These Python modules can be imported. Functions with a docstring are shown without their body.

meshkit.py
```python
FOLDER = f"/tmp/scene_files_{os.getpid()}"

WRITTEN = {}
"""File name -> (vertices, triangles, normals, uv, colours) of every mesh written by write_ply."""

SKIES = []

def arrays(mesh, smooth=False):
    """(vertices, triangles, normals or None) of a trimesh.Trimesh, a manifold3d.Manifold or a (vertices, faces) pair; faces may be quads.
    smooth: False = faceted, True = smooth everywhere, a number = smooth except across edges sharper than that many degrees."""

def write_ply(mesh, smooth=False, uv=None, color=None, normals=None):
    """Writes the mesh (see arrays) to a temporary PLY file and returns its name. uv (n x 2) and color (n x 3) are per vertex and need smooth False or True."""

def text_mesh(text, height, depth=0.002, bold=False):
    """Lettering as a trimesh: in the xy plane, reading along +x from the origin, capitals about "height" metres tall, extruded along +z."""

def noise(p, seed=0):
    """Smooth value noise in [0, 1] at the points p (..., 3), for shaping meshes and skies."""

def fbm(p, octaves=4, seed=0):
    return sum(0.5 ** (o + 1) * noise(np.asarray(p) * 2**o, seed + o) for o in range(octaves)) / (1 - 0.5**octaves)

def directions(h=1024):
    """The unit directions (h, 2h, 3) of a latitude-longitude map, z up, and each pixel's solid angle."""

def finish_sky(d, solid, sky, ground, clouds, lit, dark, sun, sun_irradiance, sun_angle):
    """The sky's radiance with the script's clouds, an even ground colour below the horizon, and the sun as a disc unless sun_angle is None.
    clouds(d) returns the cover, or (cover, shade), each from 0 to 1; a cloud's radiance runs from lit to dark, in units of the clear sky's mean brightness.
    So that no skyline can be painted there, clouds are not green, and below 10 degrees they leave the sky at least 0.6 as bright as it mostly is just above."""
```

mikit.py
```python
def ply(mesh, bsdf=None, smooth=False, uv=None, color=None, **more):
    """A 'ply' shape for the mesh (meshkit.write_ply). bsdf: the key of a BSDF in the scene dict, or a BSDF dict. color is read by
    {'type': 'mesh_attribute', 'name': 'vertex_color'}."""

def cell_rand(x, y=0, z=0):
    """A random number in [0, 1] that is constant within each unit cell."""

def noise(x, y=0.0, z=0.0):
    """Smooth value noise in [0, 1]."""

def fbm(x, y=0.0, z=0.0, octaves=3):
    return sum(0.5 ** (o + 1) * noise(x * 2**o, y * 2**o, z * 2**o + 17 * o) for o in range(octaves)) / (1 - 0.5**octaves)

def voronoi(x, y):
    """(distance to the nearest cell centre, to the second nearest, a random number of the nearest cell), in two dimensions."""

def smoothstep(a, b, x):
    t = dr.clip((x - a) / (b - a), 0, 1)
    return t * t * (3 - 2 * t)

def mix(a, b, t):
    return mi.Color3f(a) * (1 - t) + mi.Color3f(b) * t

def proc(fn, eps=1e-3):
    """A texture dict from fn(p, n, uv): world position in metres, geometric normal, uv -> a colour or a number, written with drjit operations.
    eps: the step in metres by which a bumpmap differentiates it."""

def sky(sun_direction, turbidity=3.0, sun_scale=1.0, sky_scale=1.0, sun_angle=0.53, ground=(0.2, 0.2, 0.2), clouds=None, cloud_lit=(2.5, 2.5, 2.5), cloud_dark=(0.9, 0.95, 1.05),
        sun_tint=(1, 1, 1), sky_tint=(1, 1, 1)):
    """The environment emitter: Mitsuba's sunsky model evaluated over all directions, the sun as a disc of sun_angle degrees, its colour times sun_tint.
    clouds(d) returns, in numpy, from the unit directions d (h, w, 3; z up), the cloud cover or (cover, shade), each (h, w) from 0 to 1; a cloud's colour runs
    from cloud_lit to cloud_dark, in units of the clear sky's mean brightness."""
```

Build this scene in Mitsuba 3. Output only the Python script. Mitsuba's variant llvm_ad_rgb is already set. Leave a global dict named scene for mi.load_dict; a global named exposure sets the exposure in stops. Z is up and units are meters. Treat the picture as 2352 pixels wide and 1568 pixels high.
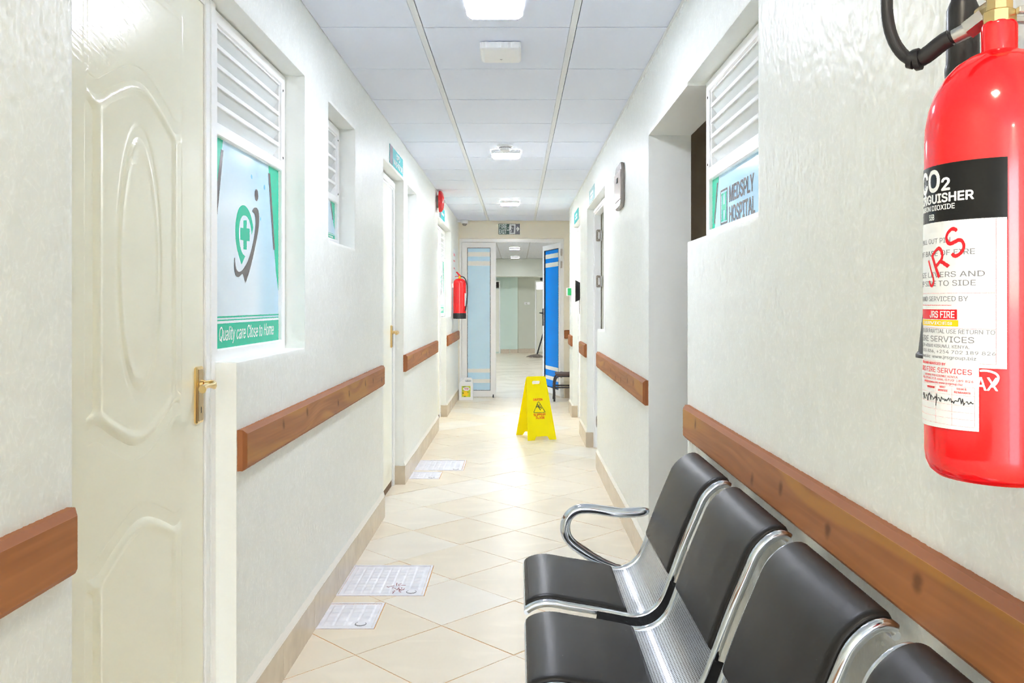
import math
import random
import numpy as np
import trimesh
import drjit as dr
import mitsuba as mi
import mikit
import meshkit
from mikit import noise, fbm, smoothstep, mix, cell_rand
from shapely.geometry import Polygon, box as sbox, LineString, Point
from shapely.ops import unary_union
from scipy.interpolate import CubicSpline
from scipy.ndimage import gaussian_filter
import shapely

random.seed(7)
rng = np.random.default_rng(7)
T = mi.ScalarTransform4f
scene, labels = {}, {}

# ------------------------------------------------------------------ camera
CAM_Z = 1.23
FPX = 1986.0
scene['camera'] = {
    'type': 'perspective', 'fov_axis': 'x',
    'fov': math.degrees(2 * math.atan(1176 / FPX)),
    'principal_point_offset_x': -13 / 2352, 'principal_point_offset_y': 87 / 1568,
    'near_clip': 0.05, 'far_clip': 100.0,
    'to_world': T().look_at(origin=[0, 0, CAM_Z], target=[0, 1, CAM_Z], up=[0, 0, 1]),
}
# ------------------------------------------------------------------ light
exposure = 2.46
LAMP_RADIANCE = (19.6, 20.6, 23.8)
LOBBY_RADIANCE = (31, 33, 35)
MID_RADIANCE = (24.0, 25.0, 28.5)
END_RADIANCE = (33, 33.5, 34)
WARM_RADIANCE = (19.5, 17.2, 13.0)
LAMP_X = -0.083
LAMP_Y = [-2.92, 0.08, 3.08, 6.15, 9.13]
# daylight behind the camera: comes in only through the open door of the back wall
SKY_SCALE = 8.0
scene['sky'] = mikit.sky([0.3, 0.5, 0.8], turbidity=4.0, sun_scale=0.0, sky_scale=SKY_SCALE, ground=(0.85, 0.80, 0.70),
                         sky_tint=(1.3, 1.0, 0.85))
scene['sky']['sampling_weight'] = 1.5

# ------------------------------------------------------------------ measures
XL, XR = -0.777, 0.596          # wall faces
XLP, XRP = -0.842, 0.660        # planes of the door and window frames
H = 2.31                        # ceiling
YB, YE, YF = -3.2, 11.30, 21.5   # back wall, end wall, far lobby wall
PITCH = 0.3917                  # floor tile

# ------------------------------------------------------------------ helpers
_used = set()


def numbered(name):
    if name not in _used:
        _used.add(name)
        return name
    n = 1
    while f'{name}_{n:03d}' in _used:
        n += 1
    k = f'{name}_{n:03d}'
    _used.add(k)
    return k


def obj(name, mesh, mat, parent=None, smooth=False, **more):
    key = numbered((parent + '__' if parent else '') + name)
    d = mesh if isinstance(mesh, dict) else mikit.ply(mesh, mat, smooth)
    scene[key] = {**d, **more}
    return key


def thing(name, label, cat, group=None):
    key = numbered(name)
    labels[key] = {'label': label, 'category': cat}
    if group:
        labels[key]['group'] = group
    return key


def tag(key, label, cat=None, group=None, kind=None):
    labels[key] = {'label': label}
    if cat:
        labels[key]['category'] = cat
    if group:
        labels[key]['group'] = group
    if kind:
        labels[key]['kind'] = kind
    return key


def struct(name, label, mesh=None, mat=None, smooth=False):
    if mesh is None:
        key = numbered(name)
    else:
        key = obj(name, mesh, mat, None, smooth)
    labels[key] = {'label': label, 'kind': 'structure'}
    return key


def part_label(key, label):
    labels[key] = {'label': label}
    return key


def cat(*ms):
    return trimesh.util.concatenate([m for m in ms if m is not None])


def box(x0, x1, y0, y1, z0, z1):
    m = trimesh.creation.box((x1 - x0, y1 - y0, z1 - z0))
    m.apply_translation(((x0 + x1) / 2, (y0 + y1) / 2, (z0 + z1) / 2))
    return m


def bbox(x0, x1, y0, y1, z0, z1, b=0.003):
    """box with all edges chamfered by b"""
    pts = []
    for i, x in enumerate((x0, x1)):
        for j, y in enumerate((y0, y1)):
            for k, z in enumerate((z0, z1)):
                sx, sy, sz = (b if i == 0 else -b), (b if j == 0 else -b), (b if k == 0 else -b)
                pts += [(x, y + sy, z + sz), (x + sx, y, z + sz), (x + sx, y + sy, z)]
    return trimesh.convex.convex_hull(np.array(pts))


def hull(pts):
    return trimesh.convex.convex_hull(np.array(pts))


# maps of flat work (x right, y up, z out) onto the walls; origin is in the plane
AXES = {
    'left': np.array([[0, 0, 1], [1, 0, 0], [0, 1, 0]], float),     # x->Y  y->Z  z->+X
    'right': np.array([[0, 0, -1], [-1, 0, 0], [0, 1, 0]], float),  # x->-Y y->Z  z->-X
    'front': np.array([[1, 0, 0], [0, 0, -1], [0, 1, 0]], float),   # x->X  y->Z  z->-Y
    'back': np.array([[-1, 0, 0], [0, 0, 1], [0, 1, 0]], float),
    'down': np.array([[1, 0, 0], [0, -1, 0], [0, 0, -1]], float),   # x->X, y->-Y, z->-Z
    'up': np.eye(3),
}


def on(mesh, side, origin):
    m = mesh.copy()
    m.vertices = np.asarray(m.vertices) @ AXES[side].T + np.asarray(origin, float)
    return m


def extrude(poly, h):
    polys = [g for g in getattr(poly, 'geoms', [poly]) if g.geom_type == 'Polygon' and g.area > 1e-9]
    return trimesh.util.concatenate([trimesh.creation.extrude_polygon(g, h, engine='earcut') for g in polys])


def text(s, height, width=None, depth=0.0004, bold=True, align='l', shear=0.0):
    """flat lettering; width forces the line's length"""
    m = meshkit.text_mesh(s, height, depth, bold)
    v = np.array(m.vertices)
    v[:, 0] -= v[:, 0].min()
    if width:
        v[:, 0] *= width / v[:, 0].max()
    w = v[:, 0].max()
    v[:, 0] += shear * v[:, 1]
    v[:, 0] -= {'l': 0, 'c': w / 2, 'r': w}[align]
    m.vertices = v
    return m


def shift(m, x=0, y=0, z=0):
    m = m.copy()
    m.apply_translation((x, y, z))
    return m


def bevel_prism(poly, h, b, seg=2):
    """convex polygon, extruded by h, top and bottom edges rounded by b"""
    pts = []
    for k in range(seg + 1):
        a = k / seg * math.pi / 2
        inset, z = b * (1 - math.sin(a)), b * (1 - math.cos(a))
        for x, y in np.array(poly.buffer(-inset, join_style=1).exterior.coords)[:-1]:
            pts += [(x, y, z), (x, y, h - z)]
    return hull(pts)


def rrect(w, h, r, cx=0, cy=0, res=6):
    return sbox(cx - w / 2 + r, cy - h / 2 + r, cx + w / 2 - r, cy + h / 2 - r).buffer(r, quad_segs=res)


def lathe(profile, center=(0, 0, 0), n=48):
    m = trimesh.creation.revolve(np.array(profile, float), sections=n)
    m.apply_translation(center)
    return m


def sweep(path, rx, ry=None, n=14, up=(0, 1, 0), caps=True):
    """tube of elliptic section along the path: rx along 'up' (made normal to the path), ry across; radii may vary"""
    p = np.asarray(path, float)
    ry = rx if ry is None else ry
    rx = np.broadcast_to(rx, len(p))
    ry = np.broadcast_to(ry, len(p))
    t = np.gradient(p, axis=0)
    t /= np.linalg.norm(t, axis=1, keepdims=True)
    a = np.arange(n) * 2 * math.pi / n
    v = []
    u = np.asarray(up, float)
    for k in range(len(p)):
        u = u - t[k] * (u @ t[k])
        u /= np.linalg.norm(u)
        w = np.cross(t[k], u)
        v.append(p[k] + np.outer(np.cos(a) * rx[k], u) + np.outer(np.sin(a) * ry[k], w))
    v = np.vstack(v)
    f = []
    for k in range(len(p) - 1):
        for i in range(n):
            j = (i + 1) % n
            A, B, C, D = k * n + i, k * n + j, (k + 1) * n + j, (k + 1) * n + i
            f += [(A, B, C), (A, C, D)]
    if caps:
        v = np.vstack([v, p[0], p[-1]])
        s, e = len(v) - 2, len(v) - 1
        for i in range(n):
            j = (i + 1) % n
            f += [(s, j, i), (e, (len(p) - 1) * n + i, (len(p) - 1) * n + j)]
    m = trimesh.Trimesh(v, np.array(f), process=False)
    m.fix_normals()
    return m


def spline(pts, n, closed=False):
    p = np.asarray(pts, float)
    d = np.r_[0, np.cumsum(np.linalg.norm(np.diff(p, axis=0), axis=1))]
    return CubicSpline(d, p)(np.linspace(0, d[-1], n))


def cyl(p0, p1, r, n=20):
    p0, p1 = np.asarray(p0, float), np.asarray(p1, float)
    d = p1 - p0
    up = (0, 0, 1) if abs(d[2]) < 0.9 * np.linalg.norm(d) else (1, 0, 0)
    return sweep([p0, (p0 + p1) / 2, p1], r, n=n, up=up)


def split_faces(m, keep):
    f = np.asarray(m.faces)
    a = trimesh.Trimesh(m.vertices, f[keep], process=True)
    b = trimesh.Trimesh(m.vertices, f[~keep], process=True)
    return a, b


# ------------------------------------------------------------------ materials
def mat(key, **k):
    scene[key] = {'type': 'twosided', 'bsdf': {'type': 'principled', **k}}


def rgb(*c):
    return {'type': 'rgb', 'value': list(c)}


def srgb(r, g, b):
    f = lambda c: (c / 255 / 12.92) if c < 10.3 else ((c / 255 + 0.055) / 1.055) ** 2.4
    return {'type': 'rgb', 'value': [f(r), f(g), f(b)]}


def bumped(key, height, fn, base, eps=1e-3, **k):
    scene[key] = {'type': 'twosided', 'bsdf': {'type': 'bumpmap', 'arbitrary': mikit.proc(fn, eps), 'scale': height,
                                              'bsdf': {'type': 'principled', 'base_color': base, **k}}}


def hash2(x, y):
    h = mi.UInt32(mi.Int32(x) + 1000000) * 374761393 + mi.UInt32(mi.Int32(y) + 1000000) * 668265263
    h = (h ^ (h >> 13)) * 1274126177
    return mi.Float((h ^ (h >> 16)) & 0xFFFFFF) * (1 / 16777215.0)


def noise2(x, y):
    """value noise in two dimensions, cheaper than mikit.noise"""
    ix, iy = dr.floor(x), dr.floor(y)
    tx, ty = x - ix, y - iy
    tx, ty = tx * tx * (3 - 2 * tx), ty * ty * (3 - 2 * ty)
    return dr.lerp(dr.lerp(hash2(ix, iy), hash2(ix + 1, iy), tx), dr.lerp(hash2(ix, iy + 1), hash2(ix + 1, iy + 1), tx), ty)


def plaster_fn(p, n, uv):
    u = p.x + p.y
    return noise2(u * 105, p.z * 60)


def plaster_relief_shade(p, n, uv):
    # trowel relief shading painted into the colour as paler, worm-like flecks
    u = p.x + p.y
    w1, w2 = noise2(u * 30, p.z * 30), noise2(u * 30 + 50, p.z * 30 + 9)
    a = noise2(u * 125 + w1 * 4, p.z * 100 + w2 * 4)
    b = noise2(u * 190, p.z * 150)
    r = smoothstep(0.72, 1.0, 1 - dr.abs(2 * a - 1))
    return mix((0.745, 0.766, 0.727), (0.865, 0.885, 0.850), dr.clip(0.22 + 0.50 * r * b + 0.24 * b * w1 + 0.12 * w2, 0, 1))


mat('m_plaster', base_color=mikit.proc(plaster_relief_shade), roughness=0.43, specular=0.45)
bumped('m_reveal', 0.0012, lambda p, n, uv: noise2((p.x + p.y) * 40, (p.z + 0.7 * p.x) * 40), rgb(0.82, 0.84, 0.805), roughness=0.5, specular=0.4)
bumped('m_beige_plaster', 0.0017, plaster_fn, rgb(0.86, 0.81, 0.68), roughness=0.5, specular=0.3)
mat('m_lobby_wall', base_color=rgb(0.62, 0.64, 0.56), roughness=0.6)
mat('m_lobby_green', base_color=rgb(0.66, 0.80, 0.74), roughness=0.6)
mat('m_dark_room', base_color=rgb(0.60, 0.54, 0.45), roughness=0.8)
mat('m_white_paint', base_color=rgb(0.84, 0.85, 0.84), roughness=0.3, specular=0.5)
mat('m_white_frame', base_color=rgb(0.89, 0.90, 0.90), roughness=0.22, specular=0.5)
bumped('m_cream_door', 0.00022, lambda p, n, uv: noise2(p.y * 24 + p.z * 9, p.z * 310 + p.y * 60), rgb(0.835, 0.825, 0.68), eps=6e-4, roughness=0.2, specular=0.5)
mat('m_cream_door_smooth', base_color=rgb(0.82, 0.825, 0.72), roughness=0.25, specular=0.5)
mat('m_dark', base_color=rgb(0.03, 0.025, 0.02), roughness=0.7)
mat('m_brown_gap', base_color=rgb(0.16, 0.10, 0.06), roughness=0.6)
mat('m_blade', base_color=rgb(0.72, 0.75, 0.74), roughness=0.25, specular=0.5)


def panel_fn(p, n, uv):
    return noise2(p.x * 260, p.y * 260)


bumped('m_ceiling_panel', 0.0006, panel_fn, rgb(0.735, 0.78, 0.885), roughness=0.7, specular=0.2)
mat('m_ceiling_tee', base_color=rgb(0.74, 0.76, 0.77), roughness=0.5, specular=0.3)
mat('m_plenum', base_color=rgb(0.12, 0.11, 0.10), roughness=0.9)


def lobby_ceiling(p, n, uv):
    gx = dr.abs((p.x + 0.384) / 0.6 - dr.floor((p.x + 0.384) / 0.6) - 0.5)
    gy = dr.abs(p.y / 0.6 - dr.floor(p.y / 0.6) - 0.5)
    line = dr.select((gx > 0.48) | (gy > 0.48), 1.0, 0.0)
    return mix((0.62, 0.64, 0.69), (0.46, 0.46, 0.47), line)


mat('m_lobby_ceiling', base_color=mikit.proc(lobby_ceiling), roughness=0.7)


def tile_col(tint):
    def fn(p, n, uv):
        a = 0.6 * noise2(p.x * 3 + 11, p.y * 5) + 0.4 * noise2(p.x * 7, p.y * 13)
        b = noise2(p.x * 6 + a * 3, p.y * 22 + a * 4)
        t = dr.clip(0.75 * a + 0.4 * smoothstep(0.55, 0.95, b), 0, 1)
        return mix([c * 0.95 for c in tint], [min(0.93, c * 1.05) for c in tint], t)
    return fn


TILES = ['m_floor_tile', 'm_floor_tile_b', 'm_floor_tile_c', 'm_floor_tile_d']
for k, tint in zip(TILES, [(0.825, 0.748, 0.605), (0.805, 0.72, 0.57), (0.83, 0.775, 0.665), (0.815, 0.735, 0.59)]):
    mat(k, base_color=mikit.proc(tile_col(tint)), roughness=0.34, specular=0.20)
mat('m_grout', base_color=rgb(0.60, 0.33, 0.11), roughness=0.8)


def lobby_floor(p, n, uv):
    a = noise2(p.x * 2.5, p.y * 4)
    b = noise2(p.x * 2.2 + a * 4, p.y * 4.5 + a * 5)
    return mix((0.70, 0.625, 0.51), (0.60, 0.525, 0.41), smoothstep(0.45, 0.9, b) * 0.7)


mat('m_lobby_floor', base_color=mikit.proc(lobby_floor), roughness=0.22, specular=0.5)


def skirt_col(p, n, uv):
    a = 0.6 * noise2((p.x + p.y) * 9, p.z * 14) + 0.4 * noise2((p.x + p.y) * 40, p.z * 30)
    return mix((0.50, 0.415, 0.305), (0.60, 0.515, 0.395), a)


mat('m_skirting', base_color=mikit.proc(skirt_col), roughness=0.3, specular=0.5)
mat('m_fillet', base_color=rgb(0.86, 0.84, 0.78), roughness=0.5)


def wood_fn(p, n, uv):
    # planed softwood, stained brown: grain along the board, paler and honey-coloured streaks, knots
    w = noise2(p.y * 3.0, p.z * 14)
    g = noise2(p.y * 5.5 + w, p.z * 190 + w * 7)
    h = 0.6 * noise2(p.y * 2.2, p.z * 45 + w * 5) + 0.4 * noise2(p.y * 6.2, p.z * 95 + w * 5)
    c = mix((0.38, 0.15, 0.052), (0.25, 0.085, 0.027), dr.clip(0.62 * h + 0.38 * g - 0.10, 0, 1))
    c = mix(c, (0.40, 0.185, 0.035), 0.7 * smoothstep(0.55, 0.85, noise2(p.y * 1.7 + 4, p.z * 26 + w * 3 + p.x)))
    k = dr.floor(p.y / 0.29)
    ky = (k + 0.25 + 0.5 * cell_rand(k, 3)) * 0.29
    kz = 0.795 + 0.05 * cell_rand(k, 9)
    d = dr.sqrt(dr.square((p.y - ky) / 0.020) + dr.square((p.z - kz + 0.3 * (p.y - ky)) / 0.020)) + 0.35 * (g - 0.5)
    on_ = dr.select(cell_rand(k, 5) > 0.3, 1.0, 0.0)
    return mix(c, (0.13, 0.042, 0.014), on_ * smoothstep(1.1, 0.2, d) * 0.8)


mat('m_wood', base_color=mikit.proc(wood_fn), roughness=0.48, specular=0.25)
mat('m_wood_edge', base_color=rgb(0.30, 0.11, 0.042), roughness=0.55, specular=0.2)

mat('m_red_paint', base_color=rgb(0.78, 0.004, 0.008), roughness=0.09, specular=0.5, clearcoat=1.0, clearcoat_gloss=0.97)
mat('m_red_plain', base_color=rgb(0.62, 0.01, 0.02), roughness=0.25, specular=0.5)
mat('m_black_plastic', base_color=rgb(0.018, 0.018, 0.02), roughness=0.32, specular=0.5)
mat('m_black_rubber', base_color=rgb(0.025, 0.025, 0.027), roughness=0.4, specular=0.4)
mat('m_black_label', base_color=rgb(0.008, 0.008, 0.009), roughness=0.12, specular=0.3)
mat('m_bracket', base_color=rgb(0.008, 0.008, 0.008), roughness=0.75, specular=0.1)
mat('m_pu_leather', base_color=rgb(0.015, 0.014, 0.014), roughness=0.38, specular=0.33)
mat('m_white_label', base_color=rgb(0.84, 0.86, 0.87), roughness=0.3)
mat('m_ink_white', base_color=rgb(0.85, 0.87, 0.87), roughness=0.4)
mat('m_ink_black', base_color=rgb(0.03, 0.03, 0.035), roughness=0.5)
mat('m_ink_grey', base_color=rgb(0.22, 0.22, 0.24), roughness=0.5)
mat('m_ink_red', base_color=rgb(0.70, 0.01, 0.02), roughness=0.4)
mat('m_ink_pink', base_color=rgb(0.78, 0.30, 0.32), roughness=0.4)
mat('m_ink_orange', base_color=rgb(0.66, 0.07, 0.01), roughness=0.4)
mat('m_ink_yellow', base_color=rgb(0.85, 0.58, 0.0), roughness=0.4)
mat('m_chrome', metallic=1.0, base_color=rgb(0.74, 0.79, 0.85), roughness=0.07)
mat('m_steel', metallic=1.0, base_color=rgb(0.62, 0.62, 0.62), roughness=0.28)
mat('m_nickel', metallic=1.0, base_color=rgb(0.36, 0.32, 0.28), roughness=0.3)
mat('m_brass', metallic=1.0, base_color=rgb(0.84, 0.63, 0.30), roughness=0.16)
mat('m_brass_dull', metallic=0.9, base_color=rgb(0.55, 0.42, 0.24), roughness=0.32)
mat('m_yellow_plastic', base_color=rgb(0.97, 0.84, 0.0), roughness=0.35, specular=0.3)
mat('m_white_plastic', base_color=rgb(0.86, 0.87, 0.88), roughness=0.35, specular=0.5)
mat('m_grey_plastic', base_color=rgb(0.30, 0.27, 0.25), roughness=0.4)
mat('m_pinkish_plastic', base_color=rgb(0.58, 0.50, 0.48), roughness=0.25)
mat('m_green_plastic', base_color=rgb(0.01, 0.36, 0.10), roughness=0.4)
mat('m_scribble', base_color=rgb(0.30, 0.10, 0.11), roughness=0.6)
mat('m_lime', base_color=rgb(0.55, 0.60, 0.02), roughness=0.35)
mat('m_dark_green', base_color=rgb(0.03, 0.07, 0.01), roughness=0.4)
mat('m_teal', base_color=rgb(0.02, 0.45, 0.47), roughness=0.25)
mat('m_teal_glare', base_color=rgb(0.28, 0.50, 0.52), roughness=0.18)  # teal made paler to carry the glare in the colour
mat('m_purple_band', base_color=rgb(0.20, 0.16, 0.20), roughness=0.25)
mat('m_exit_green', base_color=rgb(0.025, 0.085, 0.065), roughness=0.35)
mat('m_exit_grey', base_color=rgb(0.12, 0.12, 0.15), roughness=0.35)


def poster_col(p, n, uv):
    t = noise2(p.y * 1.9 + 3, p.z * 1.6)
    return mix((0.44, 0.66, 0.80), (0.72, 0.82, 0.89), smoothstep(0.3, 0.7, t))


mat('m_poster', base_color=mikit.proc(poster_col), roughness=0.12, specular=0.5)
mat('m_poster_name', base_color=mikit.proc(lambda p, n, uv: mix((0.34, 0.62, 0.84), (0.52, 0.75, 0.90), noise2(p.y * 2.3, p.z * 2))), roughness=0.15, specular=0.4)
mat('m_poster_green', base_color=rgb(0.0, 0.48, 0.29), roughness=0.2, specular=0.2)
mat('m_poster_dark', base_color=rgb(0.07, 0.055, 0.06), roughness=0.2)
mat('m_poster_blue', base_color=rgb(0.18, 0.55, 0.80), roughness=0.2)
mat('m_poster_white', base_color=rgb(0.82, 0.88, 0.92), roughness=0.2)
mat('m_film_pale', base_color=rgb(0.56, 0.79, 0.95), roughness=0.25, specular=0.5)
mat('m_film_blue', base_color=rgb(0.0, 0.28, 0.93), roughness=0.3, specular=0.06)
mat('m_film_stripe', base_color=rgb(0.82, 0.84, 0.80), roughness=0.3)


mat('m_cover', base_color=mikit.proc(lambda p, n, uv: mix((0.74, 0.75, 0.81), (0.84, 0.84, 0.89), noise2(p.x * 34, p.y * 34))), roughness=0.3, specular=0.5)


def perf_col(p, n, uv):
    # rows of punched holes, staggered, in bands of alternating density
    u, v = uv.x / 0.0075, uv.y / 0.0065
    r = dr.floor(v)
    off = 0.5 * (r - 2 * dr.floor(r / 2))
    a = u + off
    du, dv = a - dr.floor(a) - 0.5, v - r - 0.5
    hole = dr.select(dr.square(du) + dr.square(dv) < 0.085, 1.0, 0.0)
    inside = dr.select((uv.x > 0.035) & (uv.x < 0.425), 1.0, 0.0)
    return mix((0.66, 0.69, 0.73), (0.16, 0.16, 0.17), hole * inside)


scene['m_perforated'] = {'type': 'twosided', 'bsdf': {'type': 'principled', 'base_color': mikit.proc(perf_col), 'metallic': 0.85, 'roughness': 0.27}}
mat('m_stool_metal', base_color=rgb(0.05, 0.045, 0.05), roughness=0.4, metallic=0.2)
mat('m_stool_top', base_color=rgb(0.09, 0.055, 0.05), roughness=0.5)
mat('m_mop', base_color=rgb(0.26, 0.22, 0.19), roughness=0.9)

# ================================================================== SETTING
# ---- floor: diagonal tiles, each its own piece, over grout
FLOOR_POLY = unary_union([
    sbox(XL, YB, XR, YE), sbox(-0.89, 1.507, XL, 2.389), sbox(-0.89, 4.994, XL, 5.89), sbox(-0.89, 8.42, XL, 9.40),
    sbox(XR, 3.03, 0.80, 3.93), sbox(XR, 6.47, 0.72, 7.42), sbox(XR, 8.22, 0.72, 9.36), sbox(XR, 9.89, 1.30, YE)])
flo = struct('floor', 'cream floor tiles laid diagonally along the corridor')
obj('grout', shift(extrude(FLOOR_POLY, 0.02), 0, 0, -0.0215), 'm_grout', flo)
d = PITCH / math.sqrt(2)
A0 = np.array((-0.291, 3.306))
COVERS = [(-0.772, -0.394, 3.64, 4.065), (-0.777, -0.543, 3.27, 3.557), (-0.777, -0.40, 6.378, 6.79), (-0.777, -0.55, 6.07, 6.325)]
holes = unary_union([sbox(x0, y0, x1, y1) for x0, x1, y0, y1 in COVERS])
order = []
for i in range(-26, 27):
    for j in range(-26, 27):
        c = A0 + i * np.array((d, d)) + j * np.array((d, -d))
        q = Polygon([c, c + (d, d), c + (2 * d, 0), c + (d, -d)]).intersection(FLOOR_POLY).difference(holes)
        for g in getattr(q, 'geoms', [q]):
            if g.geom_type == 'Polygon' and g.area > 4e-4:
                order.append((g.centroid.y, g))
for _, g in sorted(order, key=lambda t: t[0]):
    gg = g.buffer(-0.0016, join_style=2)
    tint, tx_, ty_ = TILES[rng.integers(4)], *rng.normal(0, 0.0016, 2)
    cx_, cy_ = g.centroid.x, g.centroid.y
    for q in getattr(gg, 'geoms', [gg]):
        if q.geom_type != 'Polygon' or q.area < 2e-4:
            continue
        if len(q.interiors) == 0 and abs(q.convex_hull.area - q.area) < 1e-6:
            qi = q.buffer(-0.0010, join_style=2)
            lo, hi = np.array(q.exterior.coords)[:-1], np.array(qi.exterior.coords)[:-1]
            m = hull([(x, y, -0.006) for x, y in lo] + [(x, y, -0.0012) for x, y in lo] + [(x, y, -0.0004) for x, y in hi])
        else:
            m = shift(extrude(q, 0.006), 0, 0, -0.0064)
        v = np.array(m.vertices)
        v[:, 2] += (v[:, 2] > -0.003) * np.clip(tx_ * (v[:, 0] - cx_) + ty_ * (v[:, 1] - cy_), -0.0006, 0.0006)
        m.vertices = v
        obj('tile', m, tint, flo)

lf = struct('floor_lobby', 'pale marbled floor of the lobby beyond the glass doors',
            box(-2.4, 2.4, YE, YF + 0.2, -0.05, 0.0), 'm_lobby_floor')

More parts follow.
